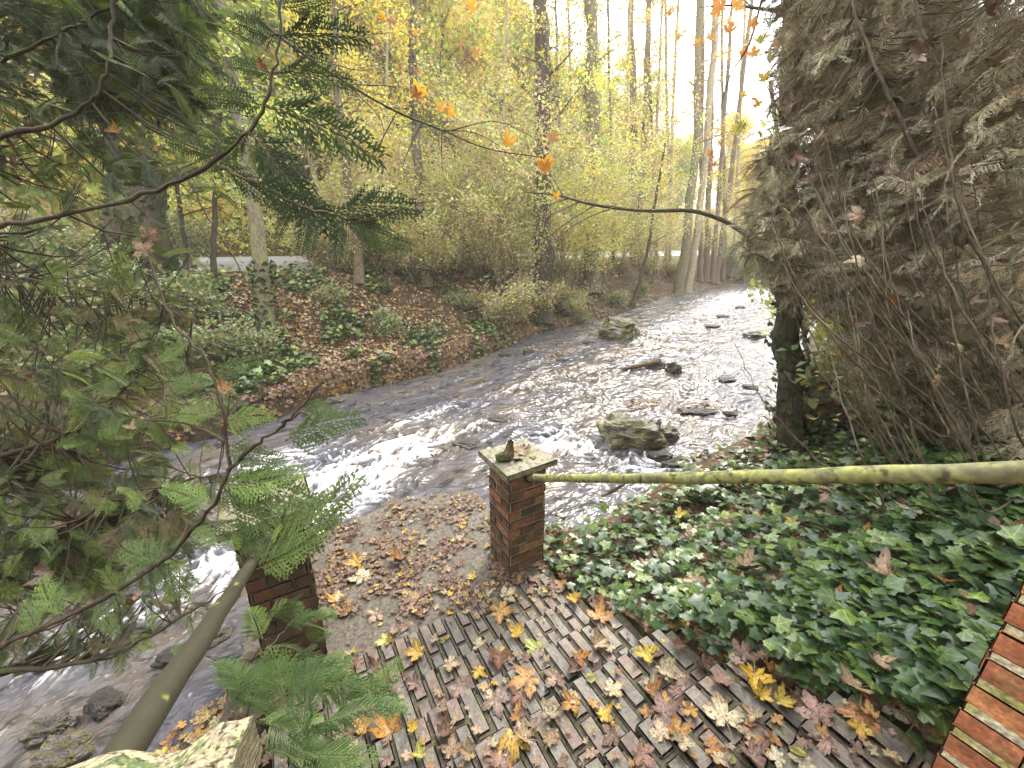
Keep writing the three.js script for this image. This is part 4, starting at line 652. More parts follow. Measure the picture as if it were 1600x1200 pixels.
  // young growth round the foot of the half-hidden pillar
  const low = []; for (const [px, py, z, s] of [[430, 950, 1.6, 0.16], [450, 985, 1.6, 0.18], [470, 975, 1.65, 0.14], [420, 1010, 1.5, 0.2], [440, 1060, 1.25, 0.22], [480, 1090, 1.2, 0.24], [520, 1075, 1.25, 0.22], [545, 1060, 1.3, 0.2], [410, 1120, 1.0, 0.2], [450, 1130, 1.05, 0.22], [500, 1140, 1.05, 0.22], [370, 1080, 1.1, 0.2], [340, 1090, 1.1, 0.18], [420, 1170, 0.95, 0.2], [470, 1180, 0.95, 0.2], [560, 1100, 1.25, 0.16], [390, 1050, 1.3, 0.18], [500, 1040, 1.4, 0.18], [325, 1040, 1.2, 0.15]]) for (let k = 0; k < 2; k++) { const p = a(px + rr(-22, 22), py + rr(-16, 16), z); low.push({ p, s: s * 0.8, dir: V3(rr(-0.2, 1), rr(-0.35, 0.3), rr(-0.6, 0.3)).normalize(), c: jitc(pick([[0.085, 0.15, 0.03], [0.12, 0.20, 0.04], [0.065, 0.12, 0.03]])) }); }
  const lowStem = [{ pts: [P(-1.0, 0.7, landY(-1.0, 0.7)), a(380, 1150, 1.05), a(440, 1090, 1.15), a(500, 1070, 1.25), a(556, 1052, 1.32)], r0: 0.006, r1: 0.002 }, { pts: [P(-1.0, 0.75, landY(-1, 0.75)), a(400, 1060, 1.3), a(440, 990, 1.55), a(470, 960, 1.62)], r0: 0.005, r1: 0.002 }];
  const ln = skeleton(lowStem, mb), l2 = fillSprays(ln, low, mb, { geos: sprays, per: 1, sag: 0, col: () => jitc(GR[2]) });
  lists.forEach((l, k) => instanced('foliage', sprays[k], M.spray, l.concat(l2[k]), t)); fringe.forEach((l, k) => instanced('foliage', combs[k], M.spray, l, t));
  mesh('branches', mb.geo(), M.twig, t); mesh('reddish_branches', red.geo(), M.twigRed, t);
}
reseed(72);
{ // dead brown conifer on the right
  const t = thing('dead_conifer', 'dead brown conifer with a dense tangle of drooping bare twigs above the mossy rail', 'conifer');
  const a = atDepth, mb = new MB(), B = (x, d) => P(x, d, landY(x, d) - 0.05);
  mesh('trunk', new MB().tube(spline([B(3.55, 2.35), P(3.5, 2.4, 2.0), P(3.4, 2.5, 3.6), P(3.3, 2.7, 6.5)], 14), Array(15).fill(0).map((_, i) => 0.15 - i * 0.008), 10, 0.2).geo(), M.barkDark, t);
  const limbs = [
    { pts: [P(3.5, 2.4, 2.1), a(1560, 640, 2.5), a(1420, 520, 2.7), a(1300, 440, 2.9), a(1215, 415, 3.0), a(1160, 385, 3.0)], r0: 0.0210, r1: 0.0036 }, { pts: [P(3.5, 2.4, 2.5), a(1600, 470, 2.3), a(1470, 300, 2.3), a(1390, 150, 2.3), a(1330, 0, 2.4), a(1300, -120, 2.5)], r0: 0.0180, r1: 0.0048 },
    { pts: [P(3.45, 2.45, 3.0), a(1600, 280, 2.2), a(1520, 180, 2.1), a(1450, 70, 2.1), a(1420, -60, 2.1)], r0: 0.0168, r1: 0.0072 }, { pts: [P(3.5, 2.4, 1.8), a(1560, 760, 1.9), a(1480, 640, 1.9), a(1420, 520, 1.95), a(1385, 400, 2.0), a(1370, 280, 2.1)], r0: 0.0120, r1: 0.0024 },
    { pts: [P(3.5, 2.4, 2.4), a(1620, 560, 1.8), a(1540, 420, 1.75), a(1500, 330, 1.7), a(1480, 200, 1.7), a(1470, 60, 1.7)], r0: 0.0108, r1: 0.0024 }, { pts: [P(3.5, 2.4, 2.7), a(1560, 380, 3.0), a(1400, 250, 3.2), a(1290, 120, 3.3), a(1240, 20, 3.4), a(1230, -80, 3.5)], r0: 0.0180, r1: 0.0036 },
    { pts: [P(3.5, 2.4, 2.2), a(1520, 560, 2.9), a(1380, 420, 3.2), a(1270, 330, 3.3), a(1200, 250, 3.35)], r0: 0.0156, r1: 0.0030 }, { pts: [P(3.5, 2.4, 1.6), a(1540, 800, 1.75), a(1500, 700, 1.7), a(1440, 560, 1.7)], r0: 0.0072, r1: 0.0018 }, { pts: [P(3.5, 2.4, 1.6), a(1450, 760, 2.3), a(1390, 640, 2.4), a(1330, 520, 2.5), a(1300, 430, 2.6)], r0: 0.0084, r1: 0.0018 },
    { pts: [P(3.45, 2.45, 3.4), a(1600, 150, 2.6), a(1500, 60, 2.6), a(1380, -60, 2.7)], r0: 0.0150, r1: 0.0060 }, { pts: [P(3.5, 2.4, 1.7), a(1600, 700, 1.5), a(1560, 560, 1.45), a(1540, 420, 1.45)], r0: 0.0072, r1: 0.0018 },
  ];
  for (let k = 0; k < 70; k++) { const x0 = rr(1380, 1640), y0 = rr(520, 800), z = rr(1.6, 2.6), dx = rr(-260, -40), dy = rr(-420, -180); limbs.push({ pts: [a(x0, y0, z), a(x0 + dx * 0.45, y0 + dy * 0.3, z + rr(-0.1, 0.1)), a(x0 + dx * 0.8, y0 + dy * 0.65, z + rr(-0.15, 0.15)), a(x0 + dx, y0 + dy, z + rr(-0.2, 0.2))], r0: rr(0.004, 0.007), r1: 0.0015 }); }
  const nodes = skeleton(limbs, mb), tg = [], edge = [[-60, 1225], [60, 1215], [140, 1205], [190, 1205], [250, 1180], [330, 1160], [400, 1165], [440, 1215], [500, 1290], [580, 1350], [660, 1400], [720, 1460]];
  const leftOf = (y) => { for (let i = 0; i + 1 < edge.length; i++) if (y <= edge[i + 1][0]) return lerp(edge[i][1], edge[i + 1][1], (y - edge[i][0]) / (edge[i + 1][0] - edge[i][0])); return 1480; };
  const BR = [[0.37, 0.32, 0.22], [0.44, 0.39, 0.275], [0.28, 0.24, 0.16], [0.53, 0.48, 0.36], [0.38, 0.37, 0.235], [0.32, 0.24, 0.155]];
  for (let k = 0; k < 2700; k++) { const py = rr(-60, 720), l = leftOf(py) + 22 * n2(py * 0.03, 3), px = l + (1680 - l) * Math.pow(R(), 1.05); const f = (px - l) / (1680 - l); if (py > 400 && R() < 0.85 * ss(400, 640, py) * (1 - 0.5 * f)) continue; const z = rr(lerp(2.9, 1.5, f), lerp(3.6, 3.2, f)); tg.push({ p: a(px + 14, py, z), s: rr(0.10, 0.22) * Math.sqrt(z / 2.2), dir: V3(rr(-1, 0.25), rr(-0.9, 0.4), rr(-0.7, 0.5)).normalize() }); }
  for (let k = 0; k < 500; k++) { const py = rr(-60, 470), l = leftOf(py) + 40, px = rr(l, 1680), z = rr(3.3, 4.2); tg.push({ p: a(px, py, z), s: rr(0.28, 0.42), dir: V3(rr(-1, 0.5), rr(-0.9, 0.3), rr(-0.5, 0.5)).normalize() }); }
  for (let k = 0; k < 140; k++) { const y = rr(4.6, 7.5), r = rr(0.2, 1.5) * (1.3 - (y - 3.5) / 6), an = rr(0, 6.28); tg.push({ p: V3(3.35 + r * Math.cos(an), y, -2.6 + r * Math.sin(an)), s: rr(0.3, 0.45), dir: V3(Math.cos(an), -0.3, Math.sin(an)).normalize() }); }  // unseen upper sprays added above view to cut the sky light below
  const lists = fillSprays(nodes, tg, mb, { geos: deadSprays, per: 3, sag: -0.15, col: () => jitc(pick(BR), 0.3) });
  lists.forEach((l, k) => instanced('foliage', deadSprays[k], M.deadSpray, l, t));
  mesh('branches', mb.geo(), M.deadTwig, t);
  // maple leaves caught in its twigs
  reseed(73);
  for (let k = 0; k < 20; k++) { const py = rr(20, 720), px = rr(leftOf(py) + 10, 1590), m = mesh(numbered('caught_leaf'), pick(maples.slice(4)), (() => { const q = M.litter.clone(); q.color.copy(litCol(pick(['tan', 'tan', 'pink', 'brown', 'orange']))); return q; })(), scene); m.position.copy(a(px, py, rr(1.45, 2.3))); m.scale.setScalar(rr(0.06, 0.11)); m.rotation.set(rr(0.4, 1.6), rr(0, 6), rr(-0.6, 0.6)); tag(m, 'dry maple leaf caught in the twigs of the dead conifer', 'leaf', 'dry leaves caught in the dead conifer'); }
  for (const [px, py, kind, s, z] of [[185, 207, 'orange', 0.07, 1.3], [232, 370, 'tan', 0.10, 1.2], [228, 392, 'tan', 0.11, 1.2], [70, 822, 'tan', 0.11, 1.25], [80, 897, 'pink', 0.11, 1.2], [205, 945, 'tan', 0.09, 1.15], [350, 608, 'orange', 0.08, 1.1], [205, 672, 'tan', 0.07, 1.25], [20, 258, 'tan', 0.08, 1.2], [408, 105, 'orange', 0.05, 1.08], [310, 640, 'tan', 0.06, 1.05], [150, 790, 'brown', 0.12, 1.3], [190, 580, 'orange', 0.09, 1.4]]) { const m = mesh(numbered('caught_leaf'), pick(maples.slice(3)), (() => { const q = M.litter.clone(); q.color.copy(litCol(kind)); return q; })(), scene); m.position.copy(a(px, py, z)); m.scale.setScalar(s * 0.8); m.rotation.set(rr(0.2, 1.6), rr(-1.5, 1.5), rr(-0.9, 0.9)); tag(m, 'fallen maple leaf caught in the sprays of the green conifer', 'leaf', 'leaves caught in the green conifer'); }
}

// ───────────────────────── trees ─────────────────────────
const LEAFC = { yellow: [[0.60, 0.49, 0.06], [0.52, 0.46, 0.07], [0.62, 0.44, 0.05]], lime: [[0.38, 0.46, 0.07], [0.46, 0.50, 0.10], [0.30, 0.39, 0.07]], orange: [[0.58, 0.33, 0.06], [0.52, 0.37, 0.08]], green: [[0.09, 0.145, 0.04], [0.12, 0.18, 0.05]], shrub: [[0.40, 0.46, 0.12], [0.46, 0.49, 0.16], [0.48, 0.31, 0.18], [0.40, 0.25, 0.15], [0.56, 0.47, 0.09], [0.50, 0.52, 0.24], [0.44, 0.50, 0.10]], dull: [[0.32, 0.23, 0.14], [0.36, 0.29, 0.15], [0.28, 0.27, 0.11]] };
// trunk: world points; returns wood builder and tips where leaves may hang
function limbsOn(wood, trunk, r0, r1, n, from, len, rise, twigs, sides = 5) {
  const tips = [], N = trunk.length - 1;
  for (let k = 0; k < n; k++) {
    const mb = Array.isArray(wood) ? (wood.push(new MB()), wood[wood.length - 1]) : wood;
    const f = lerp(from, 0.98, (k + R() * 0.8) / n), i = Math.min(N - 1, Math.floor(f * N)), p = trunk[i].clone().lerp(trunk[i + 1], f * N - i), a = k * 2.4 + rr(-0.5, 0.5), L = len * rr(0.6, 1.15) * (1.15 - 0.6 * f);
    const dir = V3(Math.cos(a), rise + rr(-0.15, 0.25), Math.sin(a)).normalize(), pts = [p.clone()], q = p.clone(); const R0 = Math.min(lerp(r0, r1, f) * 0.5, 0.012 + L * 0.012);
    for (let s = 0; s < 5; s++) { dir.x += rr(-0.22, 0.22); dir.z += rr(-0.22, 0.22); dir.y += rr(-0.18, 0.16); dir.normalize(); q.addScaledVector(dir, L / 5); pts.push(q.clone()); }
    mb.tube(pts, pts.map((_, j) => R0 * (1 - j / 5.6)), sides);
    for (let s = 2; s < 6; s++) tips.push({ p: pts[s].clone(), o: L * 0.18 });
    for (let w = 0; w < twigs; w++) { const j = 1 + Math.floor(R() * 4), b = pts[j], d2 = V3(rr(-1, 1), rr(-0.3, 0.7), rr(-1, 1)).normalize(), l2 = L * rr(0.2, 0.45), e = b.clone().addScaledVector(d2, l2 * 0.5), e2 = e.clone().addScaledVector(d2.add(V3(rr(-0.4, 0.4), rr(-0.3, 0.3), rr(-0.4, 0.4))).normalize(), l2 * 0.5); mb.tube([b, e, e2], [R0 * 0.4, R0 * 0.28, R0 * 0.1], 4); tips.push({ p: e.clone(), o: l2 * 0.3 }, { p: e2.clone(), o: l2 * 0.35 }); }
  }
  return tips;
}
function crownList(tips, per, cols, s0, s1, spread = 1) { const out = []; for (const t of tips) { const n = Math.floor(per) + (R() < per % 1 ? 1 : 0); for (let k = 0; k < n; k++) out.push({ m: pose(t.p.clone().add(V3(gauss() * t.o * spread, gauss() * t.o * spread, gauss() * t.o * spread)), rr(s0, s1), rr(-0.6, 0.6), rr(0, 6.3), rr(-0.6, 0.6)), c: jitc(pick(cols), 0.2) }); } return out; }
function ivyOn(pts, radii, n, from, to, size) { const l = []; for (let k = 0; k < n; k++) { const f = lerp(from, to, Math.pow(R(), 1.3)) * (pts.length - 1), i = Math.min(pts.length - 2, Math.floor(f)), p = pts[i].clone().lerp(pts[i + 1], f - i), r = lerp(radii[i], radii[i + 1], f - i) + rr(0.0, 0.05 + size * 0.4), a = rr(0, 6.28); l.push({ m: pose(p.add(V3(Math.cos(a) * r, 0, Math.sin(a) * r)), size * rr(0.7, 1.3), rr(0.4, 1.4), -a + Math.PI / 2 + rr(-0.5, 0.5) + Math.PI, rr(-0.4, 0.4)), c: jitc(pick(IVYC), 0.3) }); } return l; }

// trees of the far bank, laid out from the photograph: foot pixel, then points up the trunk
function bankTree(o) {
  const h = hit(o.foot[0], o.foot[1]), z = h.z, t = thing(o.name ?? 'tree', o.label, 'tree', [h.x, h.y - 0.05, -h.d], o.group);
  const org = V3(h.x, h.y - 0.05, -h.d), pts = [V3(0, 0, 0), ...o.up.map(([px, py, dz = 0]) => atDepth(px, py, z + dz).sub(org))];
  const last = pts[pts.length - 1], prev = pts[pts.length - 2], dir = last.clone().sub(prev).normalize(); if (o.top) pts.push(last.clone().addScaledVector(dir, o.top));
  const q = spline(pts, 22), wb = o.w / FOCAL * z * 0.16; q.forEach((p, i) => { if (i > 1) { p.x += wb * n2(i * 0.33, h.x * 3); p.z += wb * n2(i * 0.33 + 9, h.x * 3); } }); const rb = o.w / FOCAL * z / 2, rt = (o.wt ?? o.w * 0.5) / FOCAL * z / 2, rad = q.map((_, i) => lerp(rb, rt, i / 22) * (i === 0 ? (o.flare ?? 1.35) : i === 1 ? 1.1 : 1));
  mesh('trunk', new MB().tube(q, rad, 12, 0.2, 1).geo(), o.bark, t);
  if (o.limbs) { const wood = [], tips = limbsOn(wood, q, rb, rt, o.limbs, o.from ?? 0.35, o.len ?? 2.5, o.rise ?? 0.35, o.twigs ?? 3); for (const mb of wood) mesh('limb', mb.geo(), o.bark, t); if (o.leaves) instanced('crown', pick(o.clump ?? clumps), M.leaf, crownList(tips, o.leaves, o.cols, 0.7, 1.4, 1.3), t); }
  if (o.ivy) instanced('ivy', pick(ivies), M.ivy, ivyOn(q, rad, o.ivy[0], o.ivy[1], o.ivy[2], o.ivy[3]), t);
  return t;
}
reseed(81);
const G1 = 'slender trees along the far bank';
bankTree({ foot: [226, 446], up: [[222, 380], [205, 250], [185, 120], [175, 0]], w: 78, wt: 40, flare: 1.5, top: 4, bark: M.barkDark, limbs: 16, from: 0.3, len: 2.6, leaves: 1.6, cols: LEAFC.lime.concat(LEAFC.yellow), ivy: [900, 0.0, 0.6, 0.11], label: 'thick ivy-wrapped tree trunk on the far bank beside the road' });
bankTree({ foot: [425, 560], up: [[412, 470], [402, 380], [386, 240], [362, 110], [345, 0]], w: 24, wt: 15, top: 4, bark: M.barkMoss, limbs: 8, from: 0.5, len: 1.8, leaves: 2, cols: LEAFC.lime, ivy: [260, 0, 0.28, 0.09], label: 'mossy green leaning trunk with ivy round its foot on the far bank', group: G1 });
bankTree({ foot: [292, 430], up: [[288, 380], [278, 300], [270, 200]], w: 8, top: 2, bark: M.barkDark, limbs: 5, len: 1.2, leaves: 1.5, cols: LEAFC.yellow, label: 'thin dark sapling beside the ivy-wrapped trunk', group: G1 });
bankTree({ foot: [335, 438], up: [[334, 370], [338, 280], [344, 180]], w: 9, top: 2, bark: M.barkDark, limbs: 5, len: 1.2, leaves: 1.5, cols: LEAFC.lime, label: 'thin dark sapling by the road between two larger trunks', group: G1 });
bankTree({ foot: [562, 442], up: [[558, 390], [549, 320], [538, 240], [528, 140], [522, 0]], w: 15, wt: 9, top: 3, bark: M.barkRed, limbs: 8, from: 0.45, len: 1.8, leaves: 1.2, cols: LEAFC.yellow, label: 'reddish brown trunk rising behind the hanging conifer spray', group: G1 });
bankTree({ foot: [668, 448], up: [[661, 400], [656, 330], [652, 230], [648, 120], [645, 0]], w: 16, wt: 11, top: 4, bark: M.barkGrey, limbs: 8, from: 0.5, len: 1.8, leaves: 1, cols: LEAFC.yellow, ivy: [240, 0.55, 0.95, 0.07], label: 'grey trunk with dark ivy high up on it, on the far bank', group: G1 });
bankTree({ foot: [736, 420], up: [[726, 370], [708, 320], [690, 270]], w: 9, wt: 4, top: 1, bark: M.barkDark, limbs: 6, len: 1.2, leaves: 1, cols: LEAFC.shrub, label: 'short crooked dark sapling leaning over the leafy bank', group: G1 });
bankTree({ foot: [846, 505], up: [[848, 430], [849, 350], [848, 240], [846, 120], [845, 0]], w: 30, wt: 22, top: 6, bark: M.barkDark, limbs: 13, from: 0.55, len: 2.6, rise: 0.3, leaves: 1.2, cols: LEAFC.yellow.concat(LEAFC.dull), ivy: [160, 0.0, 0.2, 0.09], label: 'tall dark straight trunk standing in the brambles by the water', group: G1 });
bankTree({ foot: [924, 458], up: [[925, 400], [926, 320], [926, 200], [924, 90], [923, 0]], w: 25, wt: 17, top: 7, bark: M.barkMoss, limbs: 12, from: 0.5, len: 2.6, leaves: 1.3, cols: LEAFC.lime.concat(LEAFC.yellow), ivy: [160, 0.0, 0.2, 0.1], label: 'tall straight trunk with mossy foot on the bank beyond the boulder', group: G1 });
bankTree({ foot: [992, 412], up: [[992, 340], [990, 240], [988, 120], [986, 0]], w: 14, wt: 7, top: 5, bark: M.barkRed, limbs: 8, len: 2.2, leaves: 1.2, cols: LEAFC.yellow, label: 'brown double trunk standing on the leaf-covered bank', group: G1 });
bankTree({ foot: [1000, 414], up: [[1001, 350], [1006, 250], [1010, 120], [1014, 0]], w: 11, wt: 6, top: 5, bark: M.barkRed, limbs: 7, len: 2, leaves: 1.2, cols: LEAFC.yellow, label: 'brown trunk leaning out of the double trunk', group: G1 });
bankTree({ foot: [985, 482], up: [[1000, 440], [1012, 390], [1020, 340], [1030, 280]], w: 7, wt: 3, top: 1.5, bark: M.barkDark, limbs: 5, len: 1.1, leaves: 1, cols: LEAFC.shrub, label: 'thin dark sapling leaning over the leaf-strewn bank edge', group: G1 });
bankTree({ foot: [1058, 470], up: [[1064, 430], [1074, 360], [1086, 240], [1090, 120], [1093, 0]], w: 16, wt: 8, flare: 1.6, top: 7, bark: M.barkMoss, limbs: 9, from: 0.5, len: 3, leaves: 1.3, cols: LEAFC.yellow, label: 'pale trunk with a mossy flared foot at the water edge upstream', group: G1 });
bankTree({ foot: [1072, 466], up: [[1080, 420], [1092, 340], [1104, 230], [1112, 110], [1122, 0]], w: 12, wt: 7, top: 7, bark: M.barkPale, limbs: 9, from: 0.5, len: 3, leaves: 1.3, cols: LEAFC.orange, label: 'pale twin trunk leaning behind the mossy flared foot', group: G1 });
for (const [fx, fy, tx, w, n] of [[1094, 440, 1098, 8, 'first'], [1103, 440, 1114, 10, 'second'], [1112, 442, 1140, 8, 'third'], [1118, 444, 1168, 9, 'fourth']]) bankTree({ foot: [fx, fy], up: [[lerp(fx, tx, 0.2), 380], [lerp(fx, tx, 0.55), 250], [tx, 60]], w, wt: w * 0.5, flare: 1.2, top: 4, bark: M.barkRed, limbs: 6, from: 0.4, len: 2.2, leaves: 1, cols: LEAFC.yellow, label: `reddish stem, ${n} of the clump of stems at the upstream bend`, group: 'clump of reddish stems upstream' });

[[958, 430, 950], [972, 425, 985], [1015, 420, 1035], [1025, 425, 1012], [1038, 430, 1060], [1046, 428, 1040], [1130, 440, 1128], [1142, 438, 1165], [900, 430, 888], [880, 428, 868], [780, 420, 792], [600, 415, 606], [575, 412, 562]].forEach(([fx, fy, tx], i) => bankTree({ foot: [fx, fy], up: [[lerp(fx, tx, 0.25) + 3, 330], [lerp(fx, tx, 0.6), 180], [tx, 0]], w: 5.5, wt: 3, flare: 1.1, top: 3, bark: i % 3 ? M.barkPale : M.barkRed, limbs: 14, from: 0.2, len: 2.0, twigs: 5, leaves: 1.8, cols: i % 2 ? LEAFC.yellow : LEAFC.orange.concat(LEAFC.lime), clump: shrubClumps, label: 'thin pole-like sapling ' + ['beside the tall trunk with the mossy foot', 'between the mossy-footed trunk and the double trunk', 'just past the double trunk', 'leaning back towards the double trunk', 'leaning towards the pale trunks upstream', 'standing in front of the pale trunks', 'among the clump of reddish stems', 'leaning out beyond the clump of reddish stems', 'between the two tall straight trunks', 'close beside the tall dark trunk', 'between the crooked sapling and the tall dark trunk', 'between the reddish brown and the grey trunk', 'just behind the reddish brown trunk'][i], group: 'thin saplings behind the bank shrubs' }));
// tree on the near bank, wrapped in ivy, and thin stems beside it
reseed(82);
const near1 = bankTree({ foot: [1240, 705], up: [[1236, 640], [1232, 560], [1228, 480], [1226, 400], [1232, 260], [1238, 120]], w: 38, wt: 28, flare: 1.3, top: 3, bark: M.barkDark, limbs: 6, from: 0.7, len: 1.6, ivy: [230, 0, 0.5, 0.07], label: 'dark ivy-clad trunk on the near bank beside the dead conifer' });
for (const [fx, fy, ux, uy, w, l] of [[1275, 650, 1250, 470, 8, 'pale thin stem leaning beside the ivy-clad trunk'], [1300, 640, 1325, 500, 9, 'pale thin stem standing behind the brambles on the near bank'], [1330, 610, 1330, 480, 16, 'dull brown trunk deep in the shade behind the dead conifer']]) bankTree({ foot: [fx, fy], up: [[lerp(fx, ux, 0.5), lerp(fy, uy, 0.5)], [ux, uy]], w, wt: w * 0.7, top: 2.5, bark: M.barkPale, limbs: 4, len: 0.8, leaves: 1, cols: LEAFC.lime, label: l, group: 'stems beside the ivy-clad trunk' });
{ // branch crossing over the stream from the right, and the long twig from the left with its hanging leaves
  const a = atDepth, b1 = thing('overhanging_branch', 'long curved grey branch reaching out over the stream', 'branch'), mb = new MB();
  mb.tube(spline([a(1232, 430, 5.0), a(1160, 362, 4.9), a(1090, 331, 4.8), a(1000, 329, 4.7), a(920, 318, 4.6), a(870, 305, 4.6), a(820, 300, 4.6)], 24), Array(25).fill(0).map((_, i) => 0.034 - i * 0.00115), 7, 0.15);
  for (const [x0, y0, x1, y1] of [[905, 316, 800, 380], [890, 310, 830, 345], [930, 320, 815, 410], [960, 324, 860, 380], [880, 306, 830, 240], [870, 305, 845, 270]]) mb.tube(spline([a(x0, y0, 4.6), a((x0 + x1) / 2, (y0 + y1) / 2 - 8, 4.62), a(x1, y1, 4.65)], 5), [0.008, 0.007, 0.006, 0.005, 0.004, 0.003], 4);
  mesh('wood', mb.geo(), M.barkGrey, b1);
  const b2 = thing('long_twig', 'long thin dark maple twig with orange leaves crossing in front of the hillside', 'branch'), m2 = new MB();
  m2.tube(spline([a(320, -40, 2.4), a(390, 20, 2.4), a(470, 82, 2.4), a(545, 132, 2.4), a(620, 175, 2.45), a(690, 203, 2.5), a(760, 232, 2.5), a(840, 245, 2.55)], 24), Array(25).fill(0).map((_, i) => 0.011 - i * 0.00035), 6, 0.1);
  const subs = [[545, 132, 600, 200, 580, 260], [620, 175, 590, 230, 560, 275], [660, 190, 640, 230, 628, 262], [690, 203, 690, 240, 692, 270], [690, 203, 750, 210, 820, 260], [545, 132, 640, 140, 720, 190], [480, 90, 540, 60, 620, 50], [700, 205, 780, 190, 870, 240], [470, 82, 560, 110, 600, 105]];
  for (const [x0, y0, x1, y1, x2, y2] of subs) m2.tube(spline([a(x0, y0, 2.45), a(x1, y1, 2.46), a(x2, y2, 2.5)], 7), Array(8).fill(0).map((_, i) => 0.004 - i * 0.0004), 4);
  mesh('wood', m2.geo(), M.twig, b2);
  reseed(83); const mats = [M.leaf, M.leaf].map((m, i) => { const q = m.clone(); q.color.copy(colour(...[[0.52, 0.27, 0.03], [0.34, 0.17, 0.06]][i])); return q; });
  for (const [px, py, w] of [[655, 150, 36], [690, 172, 34], [648, 150, 26], [612, 35, 24], [735, 12, 24], [600, 28, 20], [700, 176, 26], [850, 268, 40], [862, 218, 30], [856, 262, 34], [870, 310, 20], [795, 225, 34], [735, 135, 20], [745, 85, 20], [720, 70, 16], [650, 110, 14], [650, 52, 14]]) { const m = mesh('leaf', pick(maples), pick(mats), b2); m.position.copy(a(px, py, 2.45)); m.scale.setScalar(w / FOCAL * 2.45); m.rotation.set(rr(0.8, 1.8), rr(-0.8, 0.8), rr(-0.5, 0.5)); }
  // maple spray at the top right
  const b3 = thing('maple_spray', 'hanging maple spray with orange and yellow-green leaves beside the dead conifer', 'branch'), m3 = new MB();
  m3.tube(spline([a(1215, -80, 3.1), a(1190, 0, 3.1), a(1170, 70, 3.1), a(1140, 120, 3.1), a(1118, 200, 3.15)], 12), Array(13).fill(0).map((_, i) => 0.012 - i * 0.0008), 5);
  const c3 = [[0.50, 0.27, 0.06], [0.46, 0.20, 0.05], [0.36, 0.36, 0.06], [0.52, 0.36, 0.05]].map((c) => { const q = M.leaf.clone(); q.color.copy(colour(...c)); return q; });
  for (const [px, py, w, k] of [[1045, 25, 22, 0], [1125, 15, 34, 1], [1150, 10, 30, 0], [1138, 50, 26, 1], [1110, 62, 20, 0], [1090, 70, 18, 0], [1175, 40, 24, 1], [1188, 68, 26, 2], [1178, 85, 26, 0], [1215, 70, 26, 0], [1160, 85, 20, 1], [1195, 125, 26, 3], [1200, 95, 24, 2], [1180, 155, 18, 3], [1183, 165, 18, 0], [1160, 150, 16, 3], [1110, 242, 22, 1], [1115, 258, 18, 1], [1160, 200, 26, 2], [1150, 205, 24, 2], [1125, 225, 18, 0], [1105, 95, 16, 0], [1060, 60, 16, 3]]) { const m = mesh('leaf', pick(maples), c3[k], b3); const p = a(px, py, 3.1 + rr(-0.2, 0.2)); m.position.copy(p); m.scale.setScalar(w / FOCAL * 3.1); m.rotation.set(rr(0.7, 1.9), rr(-0.9, 0.9), rr(-0.5, 0.5)); m3.tube([p, p.clone().add(V3(rr(0.02, 0.1), rr(0.05, 0.16), rr(-0.03, 0.03)))], [0.002, 0.002], 4); }
  mesh('wood', m3.geo(), M.twig, b3);
}


// ───────────────────────── shrubs and cover of the far bank ─────────────────────────
reseed(91);
function shrub(px, py, hgt, wid, stems, dens, cols, label, group, clump = shrubClumps, wood = M.twigPale) {
  const h = hit(px, py); if (!h) return; const t = thing('shrub', label, 'shrub', [h.x, h.y - 0.03, -h.d], group), mb = new MB(); let tips = [];
  for (let k = 0; k < stems; k++) {
    const a = rr(0, 6.28), lean = rr(0.1, 0.75), L = hgt * rr(0.6, 1.05), dir = V3(Math.cos(a) * lean, 1, Math.sin(a) * lean * 0.7).normalize(), q = V3(rr(-0.25, 0.25) * wid * 0.4, 0, rr(-0.2, 0.2)), pts = [q.clone()];
    for (let s = 0; s < 7; s++) { dir.x += rr(-0.16, 0.16) + Math.cos(a) * wid * 0.02; dir.z += rr(-0.16, 0.16); dir.y -= 0.05 * s * rr(0.3, 1); dir.normalize(); q.addScaledVector(dir, L / 7); pts.push(q.clone()); }
    mb.tube(pts, pts.map((_, i) => 0.016 * (1 - i / 8)), 4);
    tips = tips.concat(limbsOn(mb, pts, 0.014, 0.006, 5, 0.3, hgt * 0.28, 0.3, 2, 4)); for (let i = 3; i < 8; i++) tips.push({ p: pts[i], o: 0.2 });
  }
  mesh('stems', mb.geo(), wood, t); instanced('crown', pick(clump), M.leaf, crownList(tips, dens, cols, 0.6, 1.2, hgt > 2 ? 2.1 : 1.0), t);
}
const SG = 'leafy shrubs on the far bank', where = ['just above the brambles at the water edge', 'behind the short crooked sapling', 'between the two tall straight trunks', 'beside the tall trunk with the mossy foot', 'beside the grey trunk with ivy high on it', 'rising behind the tall dark trunk', 'in front of the brown double trunk', 'between the reddish brown trunk and the grey trunk', 'hiding the road behind the reddish brown trunk', 'low on the bank top where the road shows', 'at the foot of the grey trunk', 'tall among the saplings by the road', 'tallest, behind the tall straight trunks', 'over the leaf-strewn bank edge by the thin sapling', 'against the pale trunks upstream'];
